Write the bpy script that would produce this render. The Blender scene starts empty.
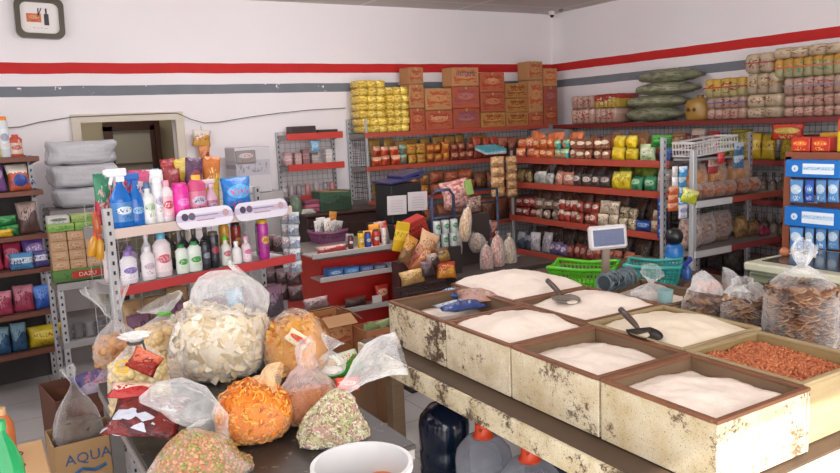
import bpy, bmesh, math, random
from mathutils import Vector, Matrix, Euler, noise
rnd = random.Random(7)
C = bpy.context.scene.collection
pi = math.pi
# ------------------------------------------------------------------ camera
F, YAW, PITCH, ROLL = 749.96, 0.54028, 0.149635, -0.043818
EYE = Vector((0, 0, 1.85))
fw = Vector((math.sin(YAW)*math.cos(PITCH), math.cos(YAW)*math.cos(PITCH), -math.sin(PITCH)))
r0 = Vector((math.cos(YAW), -math.sin(YAW), 0)); u0 = r0.cross(fw)
rt = r0*math.cos(ROLL)+u0*math.sin(ROLL); up = -r0*math.sin(ROLL)+u0*math.cos(ROLL)
cam = bpy.data.cameras.new('camera'); co = bpy.data.objects.new('camera', cam); C.objects.link(co)
m = Matrix((rt, up, -fw)).transposed().to_4x4(); m.translation = EYE
co.matrix_world = m
cam.sensor_width = 36; cam.lens = 36*F/840; cam.clip_start = .05
sc = bpy.context.scene; sc.camera = co
# ------------------------------------------------------------------ light
sc.view_settings.view_transform = 'Standard'; sc.view_settings.look = 'None'; sc.view_settings.gamma = 1
sc.view_settings.use_curve_mapping = False
sc.view_settings.exposure = 0.15
sc.cycles.transparent_max_bounces = 16
w = bpy.data.worlds.new('sky'); sc.world = w; w.use_nodes = True
w.node_tree.nodes['Background'].inputs[0].default_value = (.85, .92, 1, 1)
w.node_tree.nodes['Background'].inputs[1].default_value = 1.2
def area(name, loc, rot, sx, sy, power, col):
    l = bpy.data.lights.new(name, 'AREA'); l.shape = 'RECTANGLE'; l.size = sx; l.size_y = sy; l.energy = power; l.color = col
    o = bpy.data.objects.new(name, l); o.location = loc; o.rotation_euler = rot; C.objects.link(o); return o
area('storefront_daylight', (1.0, -.7, 1.45), (math.radians(90), 0, 0), 4.2, 2.5, 135, (1, .955, .92))
area('side_fill_light', (-1.40, 1.0, 1.7), (math.radians(90), 0, math.radians(-90)), 3.2, 1.8, 22, (1, .94, .95))  # added fill from the left, no source known there
area('high_fill_light', (-1.46, 4.2, 2.5), (math.radians(90), 0, math.radians(-90)), 3.0, .8, 22, (1, .95, .97))  # added lamp that brightens the upper walls, no window known
for _x in (2.1, 3.1):  # unseen point lamps added to brighten the middle of the back wall
    _l = bpy.data.lights.new('ceiling_fill_light', 'POINT'); _l.energy = 36; _l.shadow_soft_size = .12; _l.color = (1, .97, .98)
    _o = bpy.data.objects.new('ceiling_fill_light', _l); _o.location = (_x, 4.7, 2.92); C.objects.link(_o)
sun = bpy.data.lights.new('sun', 'SUN'); sun.energy = 11; sun.angle = .01; sun.color = (1, .96, .9)
so = bpy.data.objects.new('sun', sun); C.objects.link(so)
sd = Vector((.10, 1, -.80))
so.rotation_euler = sd.to_track_quat('-Z', 'Y').to_euler()

# ------------------------------------------------------------------ pixel rays -> world points on real planes
def ray(px, py): return fw + rt*((px-420)/F) + up*((236.5-py)/F)
def at_z(px, py, z): d = ray(px, py); return EYE+d*((z-EYE.z)/d.z)
def at_y(px, py, y): d = ray(px, py); return EYE+d*(y/d.y)
def at_x(px, py, x): d = ray(px, py); return EYE+d*(x/d.x)
def proj(v): v = Vector(v)-EYE; k = v.dot(fw); return 420+F*v.dot(rt)/k, 236.5-F*v.dot(up)/k

# ------------------------------------------------------------------ materials
MC = {}
def col(c):
    if isinstance(c, str):
        c = c.lstrip('#'); c = [int(c[i:i+2], 16)/255 for i in (0, 2, 4)]
        c = [x/12.92 if x <= .04045 else ((x+.055)/1.055)**2.4 for x in c]
    return (c[0], c[1], c[2], 1)
class NT:
    def __init__(s, name):
        s.m = bpy.data.materials.new(name); s.m.use_nodes = True; s.t = s.m.node_tree; s.b = s.t.nodes['Principled BSDF']
    def n(s, t, **k):
        x = s.t.nodes.new('ShaderNode'+t)
        for a, v in k.items(): setattr(x, a, v)
        return x
    def put(s, sock, v):
        if isinstance(v, (int, float, tuple)): sock.default_value = v
        else: s.t.links.new(v, sock)
    def math(s, op, a, b=0.0, c=None, clamp=False):
        x = s.n('Math', operation=op, use_clamp=clamp); s.put(x.inputs[0], a); s.put(x.inputs[1], b)
        if c is not None: s.put(x.inputs[2], c)
        return x.outputs[0]
    def mix(s, f, a, b):
        x = s.n('Mix', data_type='RGBA'); s.put(x.inputs[0], f); s.put(x.inputs[6], a); s.put(x.inputs[7], b); return x.outputs[2]
    def coord(s, kind='Generated'):
        if kind == 'World': return s.n('NewGeometry').outputs['Position']
        return s.n('TexCoord').outputs[kind]
    def xyz(s, v):
        x = s.n('SeparateXYZ'); s.put(x.inputs[0], v); return x.outputs
    def scale(s, v, sx, sy, sz, off=(0, 0, 0)):
        x = s.n('Mapping'); s.put(x.inputs[0], v); x.inputs['Scale'].default_value = (sx, sy, sz); x.inputs['Location'].default_value = off; return x.outputs[0]
    def noise(s, v, sc_, detail=2, rough=.5):
        x = s.n('TexNoise'); s.put(x.inputs['Vector'], v); x.inputs['Scale'].default_value = sc_; x.inputs['Detail'].default_value = detail; x.inputs['Roughness'].default_value = rough; return x.outputs[0]
    def bump(s, h, strength=.3, dist=.01):
        x = s.n('Bump'); s.put(x.inputs['Height'], h); x.inputs['Strength'].default_value = strength; x.inputs['Distance'].default_value = dist
        s.t.links.new(x.outputs[0], s.b.inputs['Normal'])
    def base(s, v): s.put(s.b.inputs['Base Color'], v)
    def set(s, rough=.5, metal=0.0, spec=None):
        s.b.inputs['Roughness'].default_value = rough; s.b.inputs['Metallic'].default_value = metal
        if spec is not None: s.b.inputs['Specular IOR Level'].default_value = spec
def mat(c, rough=.5, metal=0.0, bump=0, bs=30, var=.0):
    k = ('p', str(c), rough, metal, bump, bs, var)
    if k in MC: return MC[k]
    g = NT('paint_'+str(c).strip('#')); g.set(rough, metal)
    nz = g.noise(g.coord('Object'), bs, 3)
    a = col(c)
    b = tuple(x*(1-var) for x in a[:3])+(1,)
    g.base(g.mix(nz, a, b) if var else a)
    if bump: g.bump(nz, bump, .01)
    MC[k] = g.m; return g.m
def printed(base, c2, c3, style='logo', rough=.35, crinkle=.25):
    k = ('pr', base, c2, c3, style, rough, crinkle)
    if k in MC: return MC[k]
    g = NT('printed_'+style); g.set(rough)
    G = g.coord(); x, y, z = g.xyz(G)
    oi = g.n('ObjectInfo').outputs['Random']
    sh = g.math('MULTIPLY', oi, 9.0)
    cv = g.n('CombineXYZ'); g.put(cv.inputs[0], g.math('MULTIPLY', x, 9.0)); g.put(cv.inputs[1], sh); g.put(cv.inputs[2], g.math('MULTIPLY', z, 5.0))
    n1 = g.noise(cv.outputs[0], 1.6, 2, .6)
    B, D, E_ = col(base), col(c2), col(c3)
    dx = g.math('SUBTRACT', x, .5)
    def ell(cz, rx, rz):
        a = g.math('POWER', g.math('DIVIDE', g.math('ABSOLUTE', dx), rx), 2.0)
        b = g.math('POWER', g.math('DIVIDE', g.math('ABSOLUTE', g.math('SUBTRACT', z, cz)), rz), 2.0)
        return g.math('LESS_THAN', g.math('ADD', a, b), 1.0)
    def bandm(cz, hz): return g.math('LESS_THAN', g.math('ABSOLUTE', g.math('SUBTRACT', z, cz)), hz)
    scrib = g.math('GREATER_THAN', n1, .55)
    if style == 'logo':
        e = ell(.58, .38, .2); c = g.mix(e, B, D)
        c = g.mix(g.math('MULTIPLY', g.math('MULTIPLY', scrib, bandm(.58, .1)), e), c, E_)
        c = g.mix(g.math('MULTIPLY', ell(.2, .3, .12), scrib), c, E_)
    elif style == 'band':
        c = g.mix(bandm(.55, .17), B, D); c = g.mix(g.math('MULTIPLY', scrib, bandm(.55, .1)), c, E_)
    elif style == 'top':
        c = g.mix(g.math('GREATER_THAN', g.math('ADD', z, g.math('MULTIPLY', n1, .2)), .72), B, D); c = g.mix(ell(.35, .3, .22), c, E_)
    elif style == 'wave':
        s_ = g.math('ADD', z, g.math('MULTIPLY', g.math('SINE', g.math('MULTIPLY', x, 6.0)), .15))
        c = g.mix(g.math('GREATER_THAN', s_, .55), B, D); c = g.mix(g.math('MULTIPLY', ell(.5, .4, .3), scrib), c, E_)
    elif style == 'carton':
        inn = g.math('MULTIPLY', g.math('LESS_THAN', g.math('ABSOLUTE', dx), .43), bandm(.5, .36))
        n2 = g.noise(g.scale(G, 3, 3, 6), 1.2, 1)
        c = g.mix(g.math('MULTIPLY', inn, g.math('GREATER_THAN', n2, .5)), B, D)
        c = g.mix(g.math('MULTIPLY', ell(.55, .3, .16), 1.0), c, E_)
        c = g.mix(g.math('MULTIPLY', g.math('MULTIPLY', scrib, bandm(.55, .07)), ell(.55, .28, .14)), c, D)
    else:  # mottle: things seen through film
        v = g.n('TexVoronoi'); g.put(v.inputs['Vector'], g.scale(G, 5, 5, 6)); v.inputs['Scale'].default_value = 1.1 if style == 'mottle' else 2.2
        q = g.xyz(v.outputs['Color'])[0]
        c = g.mix(g.math('GREATER_THAN', q, .4), B, D); c = g.mix(g.math('GREATER_THAN', q, .75), c, E_)
    hv = g.n('HueSaturation'); hv.inputs['Hue'].default_value = .5; g.put(hv.inputs['Value'], g.math('ADD', g.math('MULTIPLY', oi, .3), .85)); g.put(hv.inputs['Color'], c)
    g.base(hv.outputs[0])
    if crinkle: g.bump(g.noise(g.coord('Object'), 38, 3, .6), crinkle, .02)
    MC[k] = g.m; return g.m
def film(alpha=.22, tint='#ffffff', rough=.18, key='film'):
    k = ('film', alpha, tint, rough)
    if k in MC: return MC[k]
    g = NT('clear_plastic_film'); t = g.t; g.set(rough)
    g.base(col(tint)); g.bump(g.noise(g.coord('Object'), 22, 4, .65), .8, .03)
    tr = g.n('BsdfTransparent'); lw = g.n('LayerWeight'); lw.inputs[0].default_value = .35
    nz = g.noise(g.scale(g.coord('Object'), 1, 1, .45), 26, 4, .7)
    f = g.math('ADD', g.math('MULTIPLY', lw.outputs['Facing'], .55), alpha)
    f = g.math('ADD', f, g.math('MULTIPLY', g.math('SUBTRACT', nz, .5), .25+1.3*alpha), clamp=True)
    ms = g.n('MixShader'); g.put(ms.inputs[0], f); t.links.new(tr.outputs[0], ms.inputs[1]); t.links.new(g.b.outputs[0], ms.inputs[2])
    t.links.new(ms.outputs[0], t.nodes['Material Output'].inputs[0]); MC[k] = g.m; return g.m
def tinted(c, alpha=.5, rough=.08):
    k = ('tint', c, alpha)
    if k in MC: return MC[k]
    g = NT('tinted_plastic'); g.set(rough); g.base(col(c))
    tr = g.n('BsdfTransparent'); tr.inputs[0].default_value = col(c); lw = g.n('LayerWeight'); lw.inputs[0].default_value = .4
    ms = g.n('MixShader'); g.put(ms.inputs[0], g.math('ADD', g.math('MULTIPLY', lw.outputs['Facing'], .5), alpha, clamp=True))
    g.t.links.new(tr.outputs[0], ms.inputs[1]); g.t.links.new(g.b.outputs[0], ms.inputs[2]); g.t.links.new(ms.outputs[0], g.t.nodes['Material Output'].inputs[0])
    MC[k] = g.m; return g.m

# wall with two painted stripes (the stripes are painted on the real wall at fixed heights)
def wall_mat():
    g = NT('painted_plaster'); g.set(.75); P = g.coord('World'); z = g.xyz(P)[2]
    n = g.noise(P, 1.3, 4); c = g.mix(n, col('#f0e9eb'), col('#e6dfe1'))
    wob = g.math('MULTIPLY', g.math('SUBTRACT', g.noise(P, 3, 2), .5), .012)
    zz = g.math('ADD', z, wob)
    def band(a, b): return g.math('MULTIPLY', g.math('GREATER_THAN', zz, a), g.math('LESS_THAN', zz, b))
    chip = g.math('LESS_THAN', g.noise(P, 9, 4, .7), .66)
    c = g.mix(band(2.403, 2.496), c, g.mix(g.noise(P, 12, 3), col('#c9201c'), col('#b71d1b')))
    c = g.mix(g.math('MULTIPLY', band(2.212, 2.300), chip), c, g.mix(g.noise(P, 7, 4), col('#7c8087'), col('#6a6f77')))
    g.base(c); g.bump(g.noise(P, 6, 5), .12, .02); return g.m
def grid_mat(name, c1, c2, sx, sy, wdt, rough, ox=0.0, oy=0.0, nz=.0):
    g = NT(name); g.set(rough); P = g.coord('World'); x, y, z = g.xyz(P)
    def ln(v, s, o): return g.math('LESS_THAN', g.math('FRACT', g.math('DIVIDE', g.math('ADD', v, 50.0+o), s)), wdt/s)
    m_ = g.math('MAXIMUM', ln(x, sx, ox), ln(y, sy, oy))
    b = g.mix(g.noise(P, 2.2, 4), col(c1), tuple(k*(1-nz) for k in col(c1)[:3])+(1,))
    g.base(g.mix(m_, b, col(c2))); g.bump(g.math('MULTIPLY', m_, -1.0), .3, .004); return g.m
def peel_mat(paint='#ddd3bb', wood='#6b5340', amt=.47, ys=0.4):
    k = ('peel', paint, wood, amt)
    if k in MC: return MC[k]
    g = NT('peeling_paint_on_wood'); g.set(.65); P = g.coord('World')
    big = g.noise(P, 6, 5, .6); fine = g.noise(g.scale(P, 1, 1, 1.3), 55, 6, .8); speck = g.noise(P, 170, 3, .6); mid = g.noise(P, 17, 5, .7)
    s = g.math('ADD', g.math('MULTIPLY', big, .42), g.math('MULTIPLY', fine, .40)); s = g.math('ADD', s, g.math('MULTIPLY', mid, .18))
    e = g.math('MULTIPLY', g.math('SUBTRACT', s, 1-amt-.015), 28.0, clamp=True)
    stain = g.math('MULTIPLY', g.math('SUBTRACT', g.noise(P, 8, 6, .7), .38), 2.4, clamp=True)
    dirt = g.mix(g.math('MULTIPLY', stain, .9), col(paint), col('#a38a58'))
    c = g.mix(e, dirt, g.mix(fine, col(wood), col('#4a382b')))
    c = g.mix(g.math('MULTIPLY', g.math('SUBTRACT', speck, .60), 14.0, clamp=True), c, col('#75604a'))
    g.base(c); g.bump(g.math('MULTIPLY', e, -1.0), .35, .003); MC[k] = g.m; return g.m
def wood_mat(a, b, rough=.6, st=(2, 2, 14)):
    k = ('wood', a, b, st)
    if k in MC: return MC[k]
    g = NT('weathered_wood'); g.set(rough); P = g.coord('World')
    n = g.noise(g.scale(P, *st), 4, 5, .65); n2 = g.noise(P, 6, 4)
    g.base(g.mix(g.math('MULTIPLY', g.math('ADD', n, n2), .5), col(a), col(b))); g.bump(n, .25, .004); MC[k] = g.m; return g.m
def holes_mat():
    if 'holes' in MC: return MC['holes']
    g = NT('perforated_steel'); g.set(.4, .3); P = g.coord('Object'); z = g.xyz(P)[2]; x = g.xyz(P)[0]
    f = g.math('ABSOLUTE', g.math('SUBTRACT', g.math('FRACT', g.math('DIVIDE', g.math('ADD', z, 10.0), .05)), .5))
    hole = g.math('MULTIPLY', g.math('LESS_THAN', f, .2), g.math('LESS_THAN', g.math('ABSOLUTE', x), .006))
    g.base(g.mix(hole, col('#b9b9bc'), col('#26262a'))); MC['holes'] = g.m; return g.m
def flour_mat(a='#efe3d8', b='#dccbbd'):
    k = ('flour', a)
    if k in MC: return MC[k]
    g = NT('flour'); g.set(.95); P = g.coord('World'); n = g.noise(P, 18, 5, .6)
    g.base(g.mix(n, col(a), col(b))); g.bump(g.noise(P, 90, 4, .7), .35, .006); MC[k] = g.m; return g.m

# ------------------------------------------------------------------ meshes
def mesh_of(bm, smooth=False, name='mesh'):
    me = bpy.data.meshes.new(name); bmesh.ops.recalc_face_normals(bm, faces=bm.faces[:]); bm.to_mesh(me); bm.free()
    if smooth: me.polygons.foreach_set('use_smooth', [True]*len(me.polygons))
    me.materials.append(None); return me
def bbox(bm, cx, cy, cz, sx, sy, sz, bev=0, mi=0, rot=None):
    vs = bmesh.ops.create_cube(bm, size=1)['verts']
    for v in vs: v.co = Vector((v.co.x*sx, v.co.y*sy, v.co.z*sz))
    if bev:
        es = list({e for v in vs for e in v.link_edges})
        r = bmesh.ops.bevel(bm, geom=es, offset=bev, segments=1, affect='EDGES'); vs = list({v for f in r['faces'] for v in f.verts}|{v for v in vs if v.is_valid})
    if rot is not None:
        for v in vs: v.co = rot@v.co
    for v in vs: v.co += Vector((cx, cy, cz))
    for f in {f for v in vs for f in v.link_faces}: f.material_index = mi
    return vs
def tube(bm, pts, r, seg=6, mi=0, cap=True):
    pts = [Vector(p) for p in pts]; rings = []
    rr = r if isinstance(r, (list, tuple)) else [r]*len(pts)
    for i, p in enumerate(pts):
        t = (pts[min(i+1, len(pts)-1)]-pts[max(i-1, 0)]).normalized()
        a = t.cross(Vector((0, 0, 1)) if abs(t.z) < .9 else Vector((1, 0, 0))).normalized(); b = t.cross(a)
        rings.append([bm.verts.new(p+(a*math.cos(2*pi*k/seg)+b*math.sin(2*pi*k/seg))*rr[i]) for k in range(seg)])
    for i in range(len(rings)-1):
        for k in range(seg):
            f = bm.faces.new((rings[i][k], rings[i][(k+1) % seg], rings[i+1][(k+1) % seg], rings[i+1][k])); f.material_index = mi
    if cap:
        for R in (rings[0], rings[-1]):
            f = bm.faces.new(R); f.material_index = mi
    return rings
KC = {}
def cached(k, fn):
    if k not in KC: KC[k] = fn()
    return KC[k]
def box_mesh(w_, d, h, bev=.004):
    def f():
        bm = bmesh.new(); bbox(bm, 0, 0, h/2, w_, d, h, min(bev, w_/4, d/4, h/4)); return mesh_of(bm)
    return cached(('box', round(w_, 3), round(d, 3), round(h, 3), bev), f)
def pillow(w_, h, t, seed=0, crimp=True):
    """a filled packet standing up: flat crimped seams at top and bottom, swollen belly"""
    def f():
        bm = bmesh.new(); nx, nz = 9, 11; R = random.Random(seed); off = Vector((seed*3.1, 0, 0)); g = {}
        for s in (-1, 1):
            for i in range(nx+1):
                for j in range(nz+1):
                    a = i/nx; b = j/nz
                    bulge = (max(0, math.sin(pi*a))**.45)*(max(0, math.sin(pi*min(1, max(0, (b-.06)/.88))))**.5)
                    x = (a-.5)*w_*(1-.10*math.sin(pi*b)**2*(1 if crimp else 0)); z = b*h
                    n = noise.noise(Vector((a*4, b*4, s*2))+off)
                    y = s*(t/2*bulge*(1+.35*n)+.0012)
                    z += noise.noise(Vector((a*5, 0, 7))+off)*.025*h*(1 if j in (0, nz) else 0)
                    if i in (0, nx) and s == 1: continue
                    g[s, i, j] = bm.verts.new((x, y, z))
                    if i in (0, nx): g[1, i, j] = g[s, i, j]; g[s, i, j].co.y = 0
        for s in (-1, 1):
            for i in range(nx):
                for j in range(nz): bm.faces.new((g[s, i, j], g[s, i+1, j], g[s, i+1, j+1], g[s, i, j+1]))
        for j in (0, nz):
            for i in range(nx):
                q = [g[-1, i, j], g[-1, i+1, j], g[1, i+1, j], g[1, i, j]]; q = [v for n_, v in enumerate(q) if v not in q[:n_]]
                if len(q) > 2: bm.faces.new(q)
        lo = min(v.co.z for v in bm.verts)
        for v in bm.verts: v.co.z -= lo
        return mesh_of(bm, True)
    return cached(('pil', round(w_, 3), round(h, 3), round(t, 3), seed, crimp), f)
def lathe(prof, seg=20, sy=1.0, key=None):
    def f():
        bm = bmesh.new(); rings = []
        for r, z in prof:
            rings.append([bm.verts.new((r*math.cos(2*pi*k/seg), r*sy*math.sin(2*pi*k/seg), z)) for k in range(seg)])
        for a, b in zip(rings, rings[1:]):
            for k in range(seg): bm.faces.new((a[k], a[(k+1) % seg], b[(k+1) % seg], b[k]))
        if prof[0][0] > 1e-5: bm.faces.new(rings[0])
        if prof[-1][0] > 1e-5: bm.faces.new(rings[-1])
        bmesh.ops.remove_doubles(bm, verts=bm.verts[:], dist=1e-6)
        me = mesh_of(bm, True)
        try: me.set_sharp_from_angle(angle=math.radians(50))
        except Exception: pass
        return me
    return cached(('lathe', tuple((round(a, 4), round(b, 4)) for a, b in prof), seg, sy, key), f)
def loft_pts(path, rad, seg=28, amp=.08, seed=0, freq=2.0, ref=Vector((0, 1, 0))):
    """rings round a path: rad = list of (a, b); returns list of rings of points"""
    path = [Vector(p) for p in path]; rings = []
    for i, p in enumerate(path):
        t = (path[min(i+1, len(path)-1)]-path[max(i-1, 0)]).normalized()
        a = ref.cross(t)
        if a.length < .1: a = Vector((1, 0, 0)).cross(t)
        a.normalize(); b = t.cross(a).normalized(); R = []
        for k in range(seg):
            th = 2*pi*k/seg
            n = noise.noise(Vector((math.cos(th)*freq, math.sin(th)*freq, i*.35+seed*5.7)))+.5*noise.noise(Vector((math.cos(th)*freq*3, math.sin(th)*freq*3, i*.5+seed*3.1)))
            ra = 1+amp*n*(1.6 if i > len(path)*.6 else 1)
            R.append(p+a*(rad[i][0]*ra*math.cos(th))+b*(rad[i][1]*ra*math.sin(th)))
        rings.append(R)
    return rings
def skin(bm, rings, cap0=True, cap1=True, mi=0):
    seg = len(rings[0]); V = [[bm.verts.new(p) for p in R] for R in rings]
    for a, b in zip(V, V[1:]):
        for k in range(seg): bm.faces.new((a[k], a[(k+1) % seg], b[(k+1) % seg], b[k])).material_index = mi
    if cap0: bm.faces.new(V[0]).material_index = mi
    if cap1: bm.faces.new(V[-1]).material_index = mi
def loft(path, rad, cap0=True, cap1=True, **k):
    bm = bmesh.new(); skin(bm, loft_pts(path, rad, **k), cap0, cap1); return mesh_of(bm, True)
def text_mesh(s, size, depth=.0008):
    def f():
        cu = bpy.data.curves.new('lettering', 'FONT'); cu.body = s; cu.size = size; cu.extrude = depth; cu.align_x = 'CENTER'; cu.align_y = 'CENTER'; cu.resolution_u = 2
        o = bpy.data.objects.new('lettering', cu); C.objects.link(o); dg = bpy.context.evaluated_depsgraph_get()
        me = bpy.data.meshes.new_from_object(o.evaluated_get(dg)); bpy.data.objects.remove(o)
        me.transform(Matrix.Rotation(pi/2, 4, 'X')); me.materials.clear(); me.materials.append(None); return me
    return cached(('txt', s, size), f)

# ------------------------------------------------------------------ objects
PLURAL = {}
REG = {}      # (key) -> list of (obj, desc, place, mode)
ORD = ['', 'first', 'second', 'third', 'fourth', 'fifth', 'sixth', 'seventh', 'eighth', 'ninth', 'tenth', 'eleventh', 'twelfth', 'thirteenth', 'fourteenth', 'fifteenth', 'sixteenth']
NUM = ['', 'one', 'two', 'three', 'four', 'five', 'six', 'seven', 'eight', 'nine', 'ten', 'eleven', 'twelve', 'thirteen', 'fourteen', 'fifteen', 'sixteen']
def ob(name, me, m=None, parent=None, loc=(0, 0, 0), rot=(0, 0, 0), scale=(1, 1, 1), label=None):
    o = bpy.data.objects.new(name, me); C.objects.link(o)
    if m is not None and me is not None:
        if not me.materials: me.materials.append(None)
        o.material_slots[0].link = 'OBJECT'; o.material_slots[0].material = m
    o.location = loc; o.rotation_euler = rot; o.scale = scale
    if parent is not None: o.parent = parent
    if label: o['label'] = label
    return o
def tag(o, label, cat, group=None, kind=None):
    o['label'] = label; o['category'] = cat
    if group: o['group'] = group
    if kind: o['kind'] = kind
    return o
def thing(name, label, cat, loc, rz=0, group=None):
    o = bpy.data.objects.new(name, None); C.objects.link(o); o.empty_display_size = .05; o.location = loc; o.rotation_euler = (0, 0, rz)
    return tag(o, label, cat, group)
def reg(o, key, desc, place, cat, mode='h'):
    """one of a counted set: its label is written at the end from where it stands in the set"""
    o['category'] = cat; REG.setdefault(key, []).append((o, desc, place, mode)); return o
def struct(name, me, m, **k): o = ob(name, me, m, **k); o['kind'] = 'structure'; return o
def attach(o, t, label=None):
    """makes o a part of t without moving it"""
    for k in ('category', 'group', 'label'):
        if k in o: del o[k]
    o.parent = t; o.matrix_parent_inverse = t.matrix_basis.inverted()
    if label: o['label'] = label
def nearest(key_word, p):
    return min((e[0] for k, L in REG.items() for e in L if e[0].name.startswith(key_word)), key=lambda q: (q.location-Vector(p)).length)
class Fr:   # a frame on the floor: local x to the right as seen from its front, local y into its depth
    def __init__(s, x, y, rz): s.x, s.y, s.rz = x, y, rz
    def w(s, lx, ly, lz=0): c, n = math.cos(s.rz), math.sin(s.rz); return Vector((s.x+c*lx-n*ly, s.y+n*lx+c*ly, lz))
def static_box(name, x0, x1, y0, y1, z0, z1, m, bev=0, **k):
    bm = bmesh.new(); bbox(bm, (x0+x1)/2, (y0+y1)/2, (z0+z1)/2, x1-x0, y1-y0, z1-z0, bev); return ob(name, mesh_of(bm), m, **k)

# ================================================================== ROOM
WM = wall_mat()
D, XR, H = 7.2, 6.32, 3.09
DX0, DX1, DZ = .90, 1.73, 1.99
bm = bmesh.new()
bbox(bm, (-1.5+DX0)/2, D+.08, H/2, DX0+1.5, .16, H); bbox(bm, (DX1+XR+.2)/2, D+.08, H/2, XR+.2-DX1, .16, H); bbox(bm, (DX0+DX1)/2, D+.08, (H+DZ)/2, DX1-DX0, .16, H-DZ)
struct('wall_back', mesh_of(bm), WM)
bm = bmesh.new(); bbox(bm, XR+.08, (D-.9)/2, H/2, .16, D+.9, H); struct('wall_right', mesh_of(bm), WM)
# unseen left wall; side opening and high gap added for the fill lamps
bm = bmesh.new(); bbox(bm, -1.58, (2.6+D)/2, 1.02, .16, D-2.6, 2.04); bbox(bm, -1.58, (2.6+D)/2, 3.02, .16, D-2.6, .14); bbox(bm, -1.58, (5.75+D)/2, 2.5, .16, D-5.75, .93); bbox(bm, -1.58, .85, 2.85, .16, 3.5, .48); bbox(bm, -1.58, .85, .4, .16, 3.5, .8)
struct('wall_left', mesh_of(bm), mat('#d9d2d4', .8))
# street side: open shop front; unseen lintel, height set to cut off the sun
bm = bmesh.new(); bbox(bm, 2.36, -.98, (2.81+H)/2, 8.0, .16, H-2.81); bbox(bm, -1.4, -.98, 1.405, .4, .16, 2.81); bbox(bm, 4.9, -.98, 1.405, 2.9, .16, 2.81)
struct('wall_front', mesh_of(bm), mat('#d9d2d4', .8))
bm = bmesh.new(); bbox(bm, 2.4, 3.1, -.05, 8.2, 8.4, .1); struct('floor', mesh_of(bm), grid_mat('floor_tiles', '#b9b6b4', '#7f7c7a', .40, .40, .008, .3, .02, .1, .18))
bm = bmesh.new(); bbox(bm, 2.4, 3.1, H+.05, 8.2, 8.4, .1); struct('ceiling', mesh_of(bm), grid_mat('ceiling_panels', '#cfc8c4', '#e6e0dc', 1.2, .6, .03, .85, .3, .25, .1))
# pavement outside
bm = bmesh.new(); bbox(bm, 2.4, -3.2, -.08, 9, 4.3, .1); struct('floor_pavement', mesh_of(bm), mat('#9a958e', .9, 0, .1))
# room beyond the doorway
bm = bmesh.new(); bbox(bm, 1.4, 9.0, H/2, 3.4, .1, H); bbox(bm, 3.1, 8.2, H/2, .1, 1.7, H); bbox(bm, -.3, 8.2, H/2, .1, 1.7, H); bbox(bm, 1.4, 8.2, H+.05, 3.4, 1.8, .1); bbox(bm, 1.4, 8.2, -.05, 3.4, 1.8, .1)
struct('wall_store_room', mesh_of(bm), mat('#b9ad93', .8))
area('store_room_fill_light', (1.2, 8.1, 2.9), (0, 0, 0), .8, .5, 9, (1, .95, .85))  # unseen lamp added to brighten the room behind the doorway
# door trim of the doorway
bm = bmesh.new(); t = .075
bbox(bm, DX0-t/2+.01, D-.012, DZ/2, t, .05, DZ, .004); bbox(bm, DX1+t/2-.01, D-.012, DZ/2, t, .05, DZ, .004); bbox(bm, (DX0+DX1)/2, D-.012, DZ+t/2-.01, DX1-DX0+2*t-.02, .05, t, .004)
struct('trim_doorway', mesh_of(bm), mat('#cfc4b4', .6, 0, .1))
# inner brown door
d0, d1 = at_y(107, 130, 8.93).x, at_y(153, 130, 8.93).x; dz = at_y(128, 127, 8.93).z
dr = struct('door_1', box_mesh(d1-d0, .05, dz-.02), mat('#a8a294', .6), loc=((d0+d1)/2, 8.92, .01))
bm = bmesh.new()
for x in (-(d1-d0)/2, (d1-d0)/2): bbox(bm, x, -.03, (dz)/2, .09, .05, dz)
bbox(bm, 0, -.03, dz, d1-d0+.09, .05, .10); ob('door_frame', mesh_of(bm), mat('#4a2a1c', .5), dr)
bm = bmesh.new(); bbox(bm, 0, -.032, dz-.42, d1-d0-.09, .02, .025); ob('door_rail', mesh_of(bm), mat('#5d4a3c', .5), dr)
st = static_box('trim_inner_post', at_y(155, 130, 8.8).x, at_y(160, 130, 8.8).x, 8.8, 8.85, 0, dz+.1, mat('#4a2a1c', .5)); st['kind'] = 'structure'

# cable along the wall
bm = bmesh.new(); pts = [(0, 128), (20, 127), (40, 122), (60, 119), (73, 117), (120, 115), (177, 113), (190, 119), (204, 123), (220, 122), (250, 117), (280, 113), (310, 110), (345, 108)]
tube(bm, [at_y(a, b, D-.03 if (a < 70 or a > 180) else D-.046) for a, b in pts], .004, 5)
tag(ob('cable', mesh_of(bm, True), mat('#5d5a58', .6)), 'thin grey cable sagging along the back wall over the doorway', 'cable')

# unseen tube fixture, added to go with the ceiling fill lamps
t_ = thing('fill_lamp', 'added unseen tube fitting on the ceiling, put in as fill light', 'lamp', (2.6, 4.7, 3.06)); ob('fill_lamp_housing', box_mesh(1.3, .09, .03), mat('#e0e0e0', .4), t_)
bm = bmesh.new(); tube(bm, [(-.6, 0, -.03), (.6, 0, -.03)], .015, 12); gg = NT('fill_tube_glow'); gg.b.inputs['Emission Color'].default_value = (1, .98, 1, 1); gg.b.inputs['Emission Strength'].default_value = 6; ob('fill_lamp_tube', mesh_of(bm, True), gg.m, t_)
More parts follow.
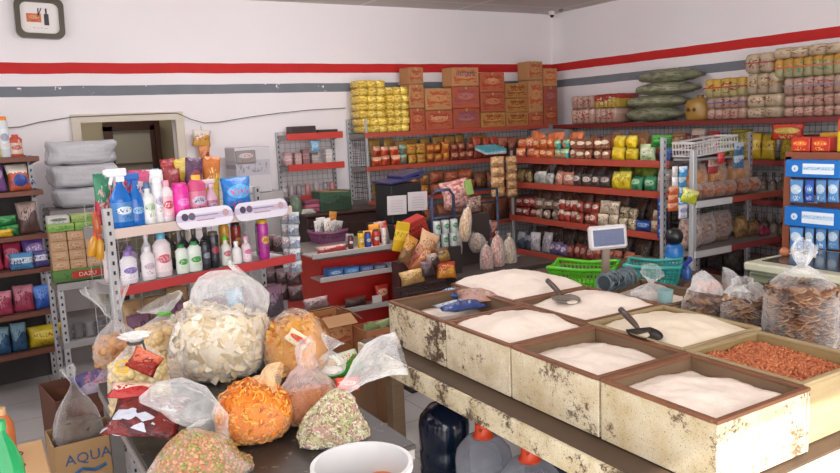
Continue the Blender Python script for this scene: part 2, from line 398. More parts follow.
# wall clock
p = at_y(39.5, 18.5, D-.02); t_ = thing('wall_clock', 'dark square wall clock with rounded corners high on the back wall', 'clock', p); t_.rotation_euler = (0, .03, 0)
def rrect(bm, wd, hg, r, y0, y1, n=6, hole=None):
    def pts(wd, hg, r):
        o = []
        for cx, cz, a0 in ((wd/2-r, hg/2-r, 0), (-wd/2+r, hg/2-r, pi/2), (-wd/2+r, -hg/2+r, pi), (wd/2-r, -hg/2+r, 1.5*pi)):
            for k in range(n+1): a = a0+pi/2*k/n; o.append((cx+r*math.cos(a), cz+r*math.sin(a)))
        return o
    P = pts(wd, hg, r); A = [bm.verts.new((x, y0, z)) for x, z in P]; B = [bm.verts.new((x, y1, z)) for x, z in P]; N = len(P)
    for k in range(N): bm.faces.new((A[k], A[(k+1) % N], B[(k+1) % N], B[k]))
    if hole is None: bm.faces.new(A); bm.faces.new(B)
    else:
        Q = pts(*hole); A2 = [bm.verts.new((x, y0, z)) for x, z in Q]; B2 = [bm.verts.new((x, y1, z)) for x, z in Q]
        for k in range(N):
            k2 = (k+1) % N
            bm.faces.new((A2[k], A2[k2], B2[k2], B2[k])); bm.faces.new((A[k], A[k2], A2[k2], A2[k])); bm.faces.new((B[k], B[k2], B2[k2], B2[k]))
bm = bmesh.new(); rrect(bm, .37, .33, .06, -.05, .015, hole=(.29, .25, .05)); ob('clock_frame', mesh_of(bm), mat('#4c4436', .35), t_)
bm = bmesh.new(); rrect(bm, .30, .26, .05, -.02, .0); ob('clock_face', mesh_of(bm), mat('#e6dfdc', .4), t_)
bm = bmesh.new(); bbox(bm, -.045, -.024, 0, .11, .004, .07); ob('face_picture', mesh_of(bm), printed('#c8683c', '#d99a70', '#8c3a22', 'logo', .5, 0), t_)
bm = bmesh.new(); bbox(bm, .05, -.024, -.01, .035, .004, .09); bbox(bm, .05, -.024, .055, .012, .004, .05); ob('face_bottle', mesh_of(bm), mat('#3a2c33', .5), t_)
bm = bmesh.new(); bbox(bm, 0, -.028, .045, .006, .003, .08, rot=Matrix.Rotation(.4, 3, 'Y')); bbox(bm, -.01, -.028, .05, .008, .003, .06); ob('clock_hand', mesh_of(bm), mat('#2c2623', .5), t_)
ob('face_lettering', text_mesh('• — • —', .03), mat('#6b5a50', .5), t_, (0, -.024, -.08))

# surveillance camera in the top corner
p = at_y(552, 15, 7.0); t_ = thing('security_camera', 'small white dome camera in the ceiling corner above the cartons', 'camera', (p.x, 7.0, H-.06))
ob('camera_base', lathe([(.04, .06), (.04, .03), (.03, .02)]), mat('#d8d2ce', .5), t_)
ob('camera_lens', lathe([(0, -.012), (.018, -.005), (.025, .012), (.025, .02)]), mat('#1d1b1e', .2), t_)
p = at_y(561, 14, 6.8); o = ob('wall_bracket', lathe([(0, -.02), (.02, -.01), (.03, .01), (.02, .02)]), mat('#8d857e', .5), None, (p.x, 6.8, H-.022)); tag(o, 'small grey fitting beside the ceiling corner camera', 'fitting')

# ================================================================== SHELVING
RED, WHT, STEEL, DRK = mat('#b04a38', .5, 0, .05), mat('#d6cdcb', .45), holes_mat(), mat('#39393b', .5, .4)
def shelving(name, label, fr, W, Dp, zs, lip, tops=None, mesh_back=True, mesh_side=(), post_h=None, lip_h=.045, plate='#8d8a88', slope=0, base=0.0, panel=None, meshcol='#5c5c60', posts=None):
    t = thing(name, label, 'shelf', (fr.x, fr.y, 0), fr.rz)
    ph = post_h or max(zs)+.02
    for x in (posts if posts is not None else (0, W)):
        for y in ((Dp,) if not mesh_side else (Dp,)):
            bm = bmesh.new(); bbox(bm, 0, 0, (ph+base)/2, .035, .03, ph-base); ob('post', mesh_of(bm), STEEL, t, (x, y, 0))
    for i, z in enumerate(zs):
        bm = bmesh.new(); bbox(bm, W/2, Dp/2, z-.012, W-.04, Dp-.02, .018)
        s = ob('shelf_board', mesh_of(bm), mat(plate, .5, .1), t)
        lc = lip[i] if isinstance(lip, (list, tuple)) else lip
        bm = bmesh.new(); bbox(bm, W/2, 0, z-.018, W, .012, lip_h, .002); ob('price_rail', mesh_of(bm), lc, s)
        for x in (.0, W):
            bm = bmesh.new(); A = bm.verts
            v = [A.new((x, 0, z)), A.new((x, Dp, z)), A.new((x, Dp, z-.07)), A.new((x, 0, z-.03))]
            v2 = [A.new((x+.004, q.co.y, q.co.z)) for q in v]; bm.faces.new(v); bm.faces.new(v2)
            for k in range(4): bm.faces.new((v[k], v[(k+1) % 4], v2[(k+1) % 4], v2[k]))
            ob('bracket', mesh_of(bm), mat('#8c8684', .5, .2), s)
    def grid(bm, P, n1, n2, a, b):   # wires over rectangle from P along a and b
        for i in range(n1+1):
            q = P+a*(i/n1); tube(bm, [q, q+b], .0022, 4, cap=False)
        for j in range(n2+1):
            q = P+b*(j/n2); tube(bm, [q, q+a], .0022, 4, cap=False)
    if mesh_back:
        bm = bmesh.new(); z0 = base+.1; grid(bm, Vector((.02, Dp+.005, z0)), int(W/.055), int((ph-z0)/.055), Vector((W-.04, 0, 0)), Vector((0, 0, ph-z0)))
        ob('wire_back', mesh_of(bm), mat(meshcol, .4, .4), t)
    for x in mesh_side:
        bm = bmesh.new(); z0 = .3; grid(bm, Vector((x, .02, z0)), int(Dp/.05), int((ph-z0)/.05), Vector((0, Dp-.04, 0)), Vector((0, 0, ph-z0)))
        ob('wire_side', mesh_of(bm), mat(meshcol, .4, .4), t)
        bm = bmesh.new(); bbox(bm, x, .02, (ph+.3)/2, .02, .02, ph-.3); ob('post', mesh_of(bm), STEEL, t)
    if panel:
        bm = bmesh.new(); bbox(bm, W/2, Dp+.03, ph/2, W, .012, ph); ob('back_panel', mesh_of(bm), panel, t)
    return t

# products ---------------------------------------------------------------
def put(fr, me, m, name, lx, ly, lz, rz=0, key=None, desc='', place='', cat='packet', mode='h', tilt=0, jit=.06, scale=(1, 1, 1)):
    o = ob(name, me, m, None, fr.w(lx, ly, lz), (tilt, 0, fr.rz+rz+rnd.uniform(-jit, jit)), (scale[0]*rnd.uniform(.93, 1.04), 1, scale[2]*(rnd.uniform(.88, 1.06) if cat != 'box' else 1)))
    return reg(o, key, desc, place, cat, mode)
def packrow(fr, z, xa, xb, cols, name, desc, place, style='logo', w_=.13, h=.17, t=.05, layers=1, y=.06, rows=1, cat='packet', tilt=-.12, lift=0):
    """packets side by side between local xa and xb; a second layer and a row behind are sets of their own"""
    n = max(1, int(round((xb-xa)/w_))); st_ = (xb-xa)/n
    mt = printed(*cols, style)
    for r in range(rows):
        for L in range(layers):
            hh = h/layers if layers > 1 else h
            word = ('' if layers == 1 else (' lower' if L == 0 else ' upper'))+('' if r == 0 else ' rear')
            for i in range(n):
                me = pillow(st_*1.0, hh*1.04, t, seed=(i*3+L+r*7) % 6)
                put(fr, me, mt, name, xa+(i+.5)*st_+rnd.uniform(-.006, .006), y+r*(t+.03)+(L % 2)*.01+rnd.uniform(-.012, .015), z+L*hh*1.0+lift*(r > 0)+.002, key=(desc, place, L, r), desc=(desc, word.strip()), place=place, cat=cat, tilt=tilt+rnd.uniform(-.16, .13), jit=.32)
def boxrow(fr, z, xa, xb, cols, name, desc, place, style='band', w_=.08, h=.12, d=.06, layers=1, y=.06, cat='box', rough=.45):
    n = max(1, int(round((xb-xa)/w_))); st_ = (xb-xa)/n; mt = printed(*cols, style, rough, 0)
    for L in range(layers):
        word = '' if layers == 1 else ('lower', 'middle', 'upper', 'top')[min(L, 3) if layers > 2 else L*2]
        for i in range(n):
            put(fr, box_mesh(st_*.95, d, h*.985, .004), mt, name, xa+(i+.5)*st_, y+d/2, z+L*h, key=(desc, place, L), desc=(desc, word), place=place, cat=cat, jit=.02)
def bottle(fr, lx, ly, lz, h, r, body, cap, label=None, kind='bottle', name='bottle', key=None, desc='', place='', rz=0, sy=1.0, cat='bottle', mt=None):
    t = bpy.data.objects.new(name, None); C.objects.link(t); t.empty_display_size = .03; t.location = fr.w(lx, ly, lz); t.rotation_euler = (0, 0, fr.rz+rz)
    reg(t, key or (desc, place), (desc, ''), place, cat)
    B = mt or mat(body, .25)
    if kind == 'can':
        prof = [(r*.92, 0), (r, .006), (r, h*.86), (r*.9, h*.9)]; ob('body', lathe(prof), B, t)
        ob('cap', lathe([(r*.85, h*.885), (r*.85, h*.98), (r*.7, h)]), mat(cap, .3), t)
        if label: ob('label_band', lathe([(r*1.01, h*.2), (r*1.01, h*.7)]), printed(*label, 'logo', .3, 0), t)
    elif kind == 'spray':
        prof = [(r*.95, 0), (r, .008), (r, h*.45), (r*.75, h*.58), (r*.32, h*.7), (r*.3, h*.76)]; ob('body', lathe(prof, 20, .7), B, t)
        bm = bmesh.new(); bbox(bm, 0, 0, h*.8, r*.8, r*.7, h*.09, .003); bbox(bm, -r*.25, 0, h*.91, r*1.9, r*.6, h*.13, .006); bbox(bm, -r*1.2, 0, h*.92, r*.35, r*.4, h*.08, .003)
        bbox(bm, -r*.75, 0, h*.79, r*.22, r*.4, h*.16, .003, rot=Matrix.Rotation(.3, 3, 'Y')); ob('trigger', mesh_of(bm), mat(cap, .4), t)
        if label: ob('label_band', lathe([(r*1.01, h*.1), (r*1.01, h*.42)], 20, .72), printed(*label, 'logo', .3, 0), t)
    elif kind == 'jerry':
        prof = [(r*.9, 0), (r, .01), (r, h*.75), (r*.55, h*.88), (r*.35, h*.9)]; ob('body', lathe(prof, 16, .8), B, t); ob('cap', lathe([(r*.4, h*.89), (r*.4, h)]), mat(cap, .4), t)
    else:
        sh = {'bottle': .68, 'squat': .78, 'slim': .62, 'lotion': .72}[kind]
        prof = [(r*.9, 0), (r, .006), (r*1.0, h*.3), (r*.94, h*.45), (r, h*sh), (r*.6, h*(sh+.1)), (r*.4, h*(sh+.13)), (r*.38, h*.88)]
        ob('body', lathe(prof, 20, .62 if kind != 'slim' else 1), B, t)
        ob('cap', lathe([(r*.48, h*.85), (r*.48, h*.985), (r*.4, h)], 16, .8), mat(cap, .35), t)
        if label: ob('label_band', lathe([(r*1.012, h*.12), (r*1.012, h*.3), (r*.955, h*.45), (r*1.01, h*.62)], 20, .63 if kind != 'slim' else 1.01), printed(*label, 'logo', .3, 0), t)
    return t

# ---------- rack on the back wall ----------
FA = Fr(3.48, 6.80, 0)
shelving('wall_rack', 'long red-edged wire shelf against the back wall under the cartons', FA, 2.42, .36, [1.77, 1.43, 1.08, .72], RED, mesh_side=(.03,), post_h=1.92)
def lxA(px, py=160): return at_y(px, py, 6.82).x-FA.x
def carton(px0, py0, px1, py1, cols, desc, key='cartons', Y=6.85, dep=.27, name='carton', style='carton', place='', txt=None, tc='#8c2a1e', ts=.06):
    a, b = at_y(px0, (py0+py1)/2, Y), at_y(px1, (py0+py1)/2, Y); z1, z0 = at_y((px0+px1)/2, py0, Y).z, at_y((px0+px1)/2, py1, Y).z
    return a.x, b.x, z0, z1
# stacks of cartons along the top: (x0px, x1px, [heights top->bottom px], colours, words)
K = '#b07a4c'; KR = '#a35236'; TOPZ = 1.773
stacks = [
 (397, 410, [(68, 84, ('#a86a42', '#b04028', '#b9824f'), 'kraft carton with red print')], 'hangs'),
]
def cstack(px0, px1, ys, Y=6.93, dep=.20, z=TOPZ):
    """ys: list bottom->top of (top pixel, colours, description, text)"""
    a, b = at_y(px0, 110, Y-dep/2).x, at_y(px1, 110, Y-dep/2).x; zb = z
    for i, (yt, cols, desc, txt, tcol) in enumerate(ys):
        zt = at_y((px0+px1)/2, yt, Y-dep/2).z; h = zt-zb
        o = ob('carton', box_mesh(b-a-.006, dep, h-.004, .006), printed(*cols, 'carton', .7, .05), None, ((a+b)/2, Y, zb), (0, 0, rnd.uniform(-.015, .015)))
        tag(o, desc, 'box', 'cartons stacked on the back wall rack')
        bm = bmesh.new(); bbox(bm, 0, -dep/2-.0015, h-.02, .022, .002, .03); bbox(bm, 0, 0, h-.003, .022, dep*.96, .002); ob('packing_tape', mesh_of(bm), mat('#b9925f', .3), o)
        if txt: ob('lettering', text_mesh(txt, min(.065, (b-a)*.25)), mat(tcol, .6), o, (0, -dep/2-.003, h*.62))
        zb = zt
kr = ('#b07e52', '#b0522f', '#bd8858'); rd = ('#a8583a', '#a03c26', '#bd7c52'); pk = ('#a85238', '#8f4a4c', '#b06a5c'); yl = ('#a8743e', '#8f4a26', '#b8873e')
cstack(410, 425, [(108, rd, 'narrow red carton at the bottom beside the yellow packs', None, ''), (84, kr, 'narrow kraft carton in the middle, right of the yellow packs', None, ''), (67, kr, 'kraft carton with orange print on top, right of the yellow packs', 'MIE', '#9c3020')])
cstack(425.5, 452.5, [(110, rd, 'red printed carton, lower of the second stack from the left', 'Supermi', '#e0b090'), (88, kr, 'kraft carton with round red emblem, upper of the second stack', None, '')])
cstack(453, 480, [(108, pk, 'pink-red carton with purple lettering at the base of the third stack', 'Supermi', '#4a4a88'), (86, pk, 'dull red carton in the middle of the third stack', None, ''), (67, kr, 'wide kraft carton with blue lettering topping the third stack', 'INTERMI', '#3a3f7a')])
cstack(481, 505.5, [(112, yl, 'tan carton with dark red letters at the base of the fourth stack', 'SEDAP', '#7a2418'), (92, rd, 'red and white carton in the middle of the fourth stack', None, ''), (72, rd, 'plain reddish carton topping the fourth stack', 'indo', '#e0b090')])
cstack(506, 528.5, [(112, yl, 'tan carton with dark red letters, lower of the fifth stack', 'SEDAP', '#7a2418'), (98, yl, 'tan carton with dark red letters, middle of the fifth stack', 'SEDAP', '#7a2418'), (83, yl, 'tan carton with dark red letters, top of the fifth stack', 'SEDAP', '#7a2418')])
cstack(529, 543.5, [(112, rd, 'red carton at the base of the sixth stack', None, ''), (80, kr, 'tall kraft carton in the sixth stack', None, ''), (61, kr, 'highest kraft carton with a red stripe near the room corner', None, '')])
cstack(544, 558, [(107, rd, 'reddish carton at the base beside the room corner', None, ''), (86, pk, 'pink printed carton in the middle beside the room corner', None, ''), (68, kr, 'kraft carton on top, nearest the room corner', None, '')])
# bundles of yellow noodles
def bundle_mesh(w_, d, h, n, seed):
    def f():
        bm = bmesh.new()
        for i in range(n):
            cx = -w_/2+(i+.5)*w_/n
            vs = bbox(bm, cx, 0, h/2, w_/n*.99, d, h*.98, min(w_/n, h)*.22)
            for v in vs:
                k = noise.noise(v.co*25+Vector((seed*7, 0, 0))); v.co += Vector((k*.008, k*.01, k*.008*(v.co.z > h*.3)))
        return mesh_of(bm, True)
    return cached(('bun', round(w_, 3), d, round(h, 3), n, seed % 4), f)
def ystack(px0, px1, n, ytop, Y, word):
    a, b = at_y(px0, 110, Y-.12).x, at_y(px1, 110, Y-.12).x; zt = at_y((px0+px1)/2, ytop, Y-.12).z; h = (zt-TOPZ)/n
    for i in range(n):
        o = ob('noodle_bundle', bundle_mesh(b-a, .24, h, 3, i), printed('#e4c048', '#f0d878', '#c09630', 'fine', .2, .6), None, ((a+b)/2+rnd.uniform(-.01, .01), Y, TOPZ+i*h+.001), (0, 0, rnd.uniform(-.03, .03)))
        reg(o, ('ystack', word), ('yellow noodle bundles', ''), word+' stack on the back rack', 'noodles', 'v')
ystack(361, 387, 7, 80, 6.95, 'left'); ystack(388, 410, 6, 87, 6.95, 'right')

PL = 'back rack shelf'
z = 1.43
packrow(FA, z, lxA(374), lxA(402), ('#c8542a', '#e8b090', '#a8301c'), 'biscuit_packet', 'orange biscuit packets', 'on upper '+PL, 'top', .11, .2, .07, 2, tilt=0)
packrow(FA, z, lxA(402), lxA(410), ('#4c8c84', '#a8b8a0', '#a86a3a'), 'biscuit_packet', 'teal biscuit packets', 'on upper '+PL, 'top', .1, .2, .07, 2, tilt=0)
packrow(FA, z, lxA(410), lxA(428), ('#c89a3a', '#b4542c', '#e0c070'), 'biscuit_packet', 'yellow-orange biscuit packets', 'on upper '+PL, 'logo', .1, .2, .07, 2, tilt=0)
packrow(FA, z, lxA(428), lxA(452), ('#b8602c', '#d8a040', '#7c2c1c'), 'wafer_packet', 'brown-orange wafer packets', 'on upper '+PL, 'logo', .1, .2, .07, 2, tilt=0)
packrow(FA, z, lxA(452), lxA(476), ('#8c4030', '#c89070', '#5c2018'), 'wafer_packet', 'dark red wafer packets', 'on upper '+PL, 'logo', .12, .19, .07, 2, tilt=0)
packrow(FA, z, lxA(476), lxA(500), ('#7c3428', '#b04830', '#3c2020'), 'wafer_packet', 'maroon wafer packets', 'on upper '+PL, 'wave', .12, .22, .07, 1, tilt=0)
packrow(FA, z, lxA(500), lxA(548), ('#6c3830', '#a86048', '#3c2828'), 'snack_packet', 'brown snack packets', 'corner end, upper '+PL, 'wave', .13, .2, .07, 1, tilt=0)
packrow(FA, z, lxA(380), lxA(500), ('#8c6a3a', '#c89850', '#3c3c30'), 'snack_packet', 'olive snack packets', 'behind on upper '+PL, 'wave', .15, .25, .06, 1, y=.24, tilt=0)
z = 1.08
packrow(FA, z, lxA(374), lxA(402), ('#d0a828', '#c88828', '#7c4a20'), 'noodle_packet', 'yellow noodle packets', 'on lower '+PL, 'band', .13, .2, .1, 2, tilt=0)
packrow(FA, z, lxA(402), lxA(430), ('#8c5a30', '#c88a3c', '#5c2c20'), 'snack_packet', 'brown and yellow packets', 'on lower '+PL, 'wave', .13, .22, .1, 2, tilt=0)
packrow(FA, z, lxA(430), lxA(475), ('#a8583c', '#b8704c', '#8c4430'), 'cracker_packet', 'terracotta cracker packets', 'on lower '+PL, 'mottle', .2, .24, .12, 2, tilt=0)
packrow(FA, z, lxA(475), lxA(548), ('#5c3a30', '#7c4c34', '#c08040'), 'cracker_packet', 'dark brown cracker packets', 'on lower '+PL, 'wave', .17, .2, .1, 1, tilt=0)
z = .72
packrow(FA, z, lxA(374), lxA(548), ('#6c4030', '#8c5038', '#403430'), 'cracker_packet', 'brown cracker packets', 'on bottom '+PL, 'wave', .2, .24, .1, 1, tilt=0)

# ---------- long gondola, seen side-on ----------
FG = Fr(5.0, 6.42, -pi/2)
shelving('gondola_shelf', 'long red-edged gondola shelf running towards the room corner', FG, 2.16, .36, [1.44, 1.18, .82, .46], RED, mesh_side=(.03,), post_h=1.52, lip_h=.06)
def lG(px, py): return 6.42-at_x(px, py, 5.03).y
def G(z, py, p0, p1, *a, **k): packrow(FG, z, max(.04, lG(p0, py)), min(2.13, lG(p1, py)), *a, **k)
PG = 'gondola shelf'
T = 'on top '+PG
G(1.44, 150, 515, 531, ('#c8502a', '#e8a068', '#f0d8c0'), 'chip_packet', 'orange-red chip packets', T, 'wave', .12, .2, .07, 2)
G(1.44, 150, 531, 552, ('#d06a34', '#f0c090', '#a83820'), 'chip_packet', 'light orange chip packets', T, 'logo', .12, .2, .07, 2)
G(1.44, 150, 552, 567, ('#3c9c8c', '#a8c8a0', '#d08850'), 'chip_packet', 'teal chip packets', T, 'top', .12, .19, .07, 2)
G(1.44, 152, 567, 608, ('#8c5038', '#e8d8c0', '#d8c0a0'), 'biscuit_packet', 'brown and cream biscuit packets', T, 'logo', .11, .2, .07, 2)
G(1.44, 152, 608, 636, ('#e8c81c', '#f0dc50', '#d8a010'), 'chip_packet', 'bright yellow chip packets', T, 'wave', .15, .22, .09, 2)
G(1.44, 155, 636, 653, ('#c8d8a8', '#e8ecd0', '#6c9c40'), 'chip_packet', 'pale green chip packets', T, 'logo', .14, .15, .08, 1)
G(1.44, 155, 653, 671, ('#2c4c98', '#5080c0', '#183060'), 'chip_packet', 'blue chip packets', T, 'wave', .14, .11, .08, 1)
G(1.56, 155, 650, 671, ('#2c8c3c', '#58b048', '#186030'), 'chip_packet', 'green chip packets', 'lying on blue packets', 'wave', .16, .11, .1, 1)
G(1.44, 150, 515, 565, ('#b03c24', '#d87848', '#6c2018'), 'chip_packet', 'red chip packets', 'rear of top '+PG, 'wave', .14, .26, .08, 1, y=.24)
G(1.44, 150, 570, 665, ('#7c5438', '#a8804c', '#8c3020'), 'chip_packet', 'dull brown chip packets', 'rear of top '+PG, 'logo', .16, .23, .08, 1, y=.24)
S = 'on second '+PG
G(1.18, 178, 513, 530, ('#8c7444', '#a89060', '#5c4c30'), 'snack_packet', 'olive snack packets', S, 'mottle', .13, .13, .07)
G(1.18, 178, 530, 551, ('#a8a8a0', '#c8c8c0', '#6c7068'), 'snack_packet', 'silver snack packets', S, 'wave', .12, .12, .07)
G(1.18, 180, 551, 571, ('#c88870', '#e8d0c0', '#a84c38'), 'snack_packet', 'pink-white snack packets', S, 'logo', .13, .14, .07)
G(1.18, 182, 571, 608, ('#4c3c38', '#c8c0b8', '#7c3c30'), 'snack_packet', 'dark snack packets with pale print', S, 'logo', .11, .13, .07)
G(1.18, 184, 608, 628, ('#d8c020', '#ece060', '#b09010'), 'snack_packet', 'yellow snack packets', S, 'wave', .12, .15, .08)
G(1.18, 186, 628, 655, ('#3c8c60', '#a0c8a0', '#1c5c40'), 'snack_packet', 'green and white snack packets', S, 'logo', .14, .12, .08)
G(1.18, 186, 655, 672, ('#c0b0a8', '#e0d8d0', '#806c68'), 'snack_packet', 'silvery grey bags', S, 'wave', .2, .2, .1)
G(1.18, 178, 515, 600, ('#44484c', '#6c3c30', '#303438'), 'snack_packet', 'dark packets', 'rear of second '+PG, 'wave', .15, .19, .07, y=.25)
G(1.18, 178, 600, 655, ('#3c7c30', '#88a030', '#c8b020'), 'snack_packet', 'green packets', 'rear of second '+PG, 'wave', .15, .21, .07, y=.25)
S = 'on third '+PG
G(.82, 212, 513, 534, ('#8c3028', '#c0b0a8', '#5c2c28'), 'sachet_bundle', 'dark red sachet packets', S, 'logo', .1, .2, .07, 2)
G(.82, 212, 534, 556, ('#8c7464', '#c8b8a8', '#5c3c30'), 'sachet_bundle', 'taupe sachet packets', S, 'logo', .1, .2, .07, 2)
G(.82, 215, 556, 575, ('#b03c2c', '#e0c8b8', '#7c2018'), 'sachet_bundle', 'red and white sachet packets', S, 'wave', .1, .21, .07, 2)
G(.82, 218, 575, 596, ('#a04438', '#d8c0b0', '#5c2c24'), 'sachet_bundle', 'brick red sachet packets', S, 'logo', .1, .22, .07, 2)
G(.82, 222, 596, 616, ('#c8b49c', '#e0d0b8', '#8c7458'), 'sachet_bundle', 'cream sachet packets', S, 'wave', .12, .24, .07, 2)
G(.82, 226, 616, 634, ('#a8987c', '#c8b898', '#4c4038'), 'sachet_bundle', 'khaki sachet packets', S, 'mottle', .12, .2, .07, 2)
G(.82, 226, 634, 648, ('#2c4c9c', '#7098d0', '#182c60'), 'sachet_bundle', 'dark blue packets', S, 'logo', .22, .1, .08, 1)
G(.82, 226, 648, 662, ('#a8886c', '#d0b898', '#8c5c40'), 'sachet_bundle', 'tan sachet packets', S, 'wave', .14, .2, .07, 2)
G(.82, 215, 515, 655, ('#403430', '#6c4438', '#8c7058'), 'snack_packet', 'dark brown packets', 'rear of third '+PG, 'wave', .16, .26, .06, y=.25)
S = 'on bottom '+PG
G(.46, 245, 516, 530, ('#3c4454', '#8c9098', '#202838'), 'soap_packet', 'dark blue-grey packets', S, 'wave', .14, .17, .08)
G(.46, 247, 530, 547, ('#b0acb0', '#d0ccd0', '#706870'), 'soap_packet', 'pale grey packets', S, 'wave', .13, .2, .08)
G(.46, 252, 547, 565, ('#6c5880', '#d0c8d8', '#40305c'), 'soap_packet', 'purple and white packets', S, 'logo', .1, .13, .08)
G(.46, 256, 565, 590, ('#7c342c', '#c09080', '#4c1c18'), 'soap_packet', 'maroon packets', S, 'logo', .1, .14, .08)
G(.46, 260, 590, 640, ('#8c3c2c', '#b87058', '#3c2420'), 'soap_packet', 'rust red packets', S, 'wave', .12, .14, .08)
G(.46, 265, 640, 668, ('#4c3c38', '#6c5048', '#302828'), 'soap_packet', 'dark brown soap packets', S, 'wave', .14, .14, .08)
G(.46, 250, 520, 650, ('#3c3430', '#5c443c', '#807060'), 'soap_packet', 'dim packets', 'rear of bottom '+PG, 'wave', .2, .24, .06, y=.25)
# hanging strips on the near end of the gondola
def strip(fr, lx, ly, ztop, n, w_, h, cols, desc, place, cat='sachets', name='sachet_strip', style='logo', step=None, tilt=0):
    t = bpy.data.objects.new(name, None); C.objects.link(t); t.location = fr.w(lx, ly, ztop); t.rotation_euler = (tilt, 0, fr.rz); t.empty_display_size = .03
    tag(t, desc+' '+place, cat); step = step or h
    for i in range(n): ob('sachet', pillow(w_, h*.97, .025, seed=i % 5), printed(*cols, style), t, (rnd.uniform(-.004, .004), rnd.uniform(-.004, .004), -(i+1)*step), (0, 0, rnd.uniform(-.1, .1)))
    bm = bmesh.new(); tube(bm, [(0, 0, .0), (0, .0, -n*step*.2)], .002, 4); ob('hanging_cord', mesh_of(bm), mat('#c8c4bc', .5), t)
    return t
EN = Fr(5.0, 4.2, 0)
def epos(px, py, Y=4.2): p = at_y(px, py, Y); return p
p = epos(663, 198); strip(Fr(p.x, 4.2, -.6), 0, 0, p.z, 3, .085, .11, ('#28489c', '#88b8e8', '#e8f0f8'), 'dark blue soap pouches hanging in a strip', 'at the near end of the gondola')
p = epos(683, 166, 3.66); strip(Fr(p.x, 3.66, -.2), 0, 0, p.z, 4, .075, .075, ('#4ca0d8', '#c8e0f0', '#2868b8'), 'light blue sachet strip hanging', 'beside the white wire basket', style='wave')
p = epos(675, 166, 3.68); strip(Fr(p.x, 3.68, -.2), 0, 0, p.z, 2, .05, .075, ('#d8d4d4', '#f0ecec', '#b0acac'), 'white sachet pair hanging', 'left of the light blue sachet strip', style='wave')
p = epos(676, 190, 3.64); strip(Fr(p.x-.03, 3.64, -.2), 0, 0, p.z+.03, 3, .09, .06, ('#c86438', '#e0a080', '#a04020'), 'orange sachets bunched', 'on the near corner post of the gondola', style='wave')
p = epos(688, 192, 3.62); o = ob('snack_packet', pillow(.14, .10, .06, 2), printed('#c8cc38', '#e8e890', '#70a030', 'wave'), None, (p.x, 3.62, p.z-.08), (0, .3, -.3)); tag(o, 'lime yellow snack packet hanging at the end of the bread rack', 'packet')
p = epos(683, 206, 3.63); o = ob('hanging_tag', pillow(.1, .1, .02, 1), printed('#d8d4dc', '#a0a8c8', '#707090', 'logo'), None, (p.x, 3.63, p.z-.09)); tag(o, 'pale lilac sachet hanging below the light blue sachet strip', 'sachet')

# ---------- bread rack at the near end of the gondola ----------
FB = Fr(4.62, 3.70, 0)
t_ = shelving('bread_rack', 'steel end rack with two sloping shelves of bread by the gondola', FB, 1.06, .30, [1.18, .80], [mat('#a0402c', .5), mat('#8c2c30', .5)], mesh_back=True, post_h=1.66, meshcol='#4a4442')
ob('post', box_mesh(.045, .04, 1.55), mat('#b8babc', .4, .3), t_, (.0, .02, .02))
for zz in (1.18, .80):
    bm = bmesh.new(); bbox(bm, .2, -.012, zz-.018, .42, .014, .05, .002); ob('rail_cover', mesh_of(bm), mat('#c8c8ca', .4), t_)
# white wire basket on top
bm = bmesh.new(); 
for zz in (0, .05, .1): tube(bm, [(0, 0, zz), (.50, 0, zz), (.50, .2, zz), (0, .2, zz), (0, 0, zz)], .006 if zz < .1 else .009, 5)
for i in range(16): tube(bm, [(i*.50/15, 0, 0), (i*.50/15, 0, .1)], .004, 4)
for i in range(8): tube(bm, [(0, i*.2/7, 0), (0, i*.2/7, .1)], .004, 4)
bbox(bm, .25, .1, 0, .48, .18, .006)
o = ob('wire_basket', mesh_of(bm), mat('#c8c6c6', .4), None, (4.66, 3.74, 1.515), (0, -.07, 0)); tag(o, 'white wire basket on top of the bread rack', 'basket')
o = ob('basket_support', box_mesh(.5, .2, .02), mat('#8c8a88', .5), t_, (.29, .14, 1.48))
def loaf(px, py, w_, h, d, cols, Y, desc, z=None, rz=0, style='mottle', name='bread_bag', tail=True):
    p = at_y(px, py, Y); zz = p.z if z is None else z
    t = thing(name, desc, 'bread', (p.x, Y, zz), rz)
    ob('bread', pillow(w_, h, d, seed=rnd.randint(0, 5), crimp=False), printed(*cols, style, .5, .5), t)
    ob('clear_wrap', pillow(w_*1.05, h*1.05, d*1.08, seed=rnd.randint(0, 5)), film(.03), t)
    return t
br = ('#b8763c', '#cc9458', '#8c4c24'); br2 = ('#84482c', '#a86c40', '#9c5c3c')
for i, (px, py, a) in enumerate([(694, 198, .17), (706, 197, .15), (717, 195, .16), (728, 194, .2), (741, 192, .2), (752, 190, .17)]):
    loaf(px, py, .145, .115, .12, br2, 3.775, ['leftmost', 'second from left', 'third from left', 'fourth from left', 'fifth from left', 'rightmost'][i]+' bag of brown bread rolls, front row on bread rack', z=1.185)
for i, (px, w_) in enumerate([(697, .26), (716, .28), (738, .3)]):
    loaf(px, 185, w_*.80, .24, .13, (br if i < 2 else ('#b88458', '#c89c70', '#a06c48')), 3.91, ['leftmost', 'middle', 'rightmost'][i]+' tall bag of golden bread at the back of the bread rack', z=1.185)
p = at_y(713, 160, 3.86); o = ob('bread_label', pillow(.13, .15, .03, 1), printed('#c04448', '#e0c0b0', '#a02830', 'band'), None, (p.x, 3.86, 1.36)); tag(o, 'red striped packet standing among the golden bread bags', 'packet')
p = at_y(757, 180, 3.97); o = ob('snack_packet', pillow(.16, .2, .1, 3), printed('#b0a498', '#8c7c70', '#d0c8c0', 'mottle'), None, (p.x, 4.5, 1.095)); tag(o, 'grey-brown bag of rolls at the right of the bread shelf', 'bread')
for i, (px) in enumerate([682, 696, 712]):
    loaf(px+8, 250, .22, .24, .15, ('#9c7c70', '#b09488', '#7c5c54'), 3.80+.035*i, ['left', 'middle', 'right'][i]+' large bag of pinkish-brown dried crackers on the lower bread rack shelf', z=.805, style='fine')
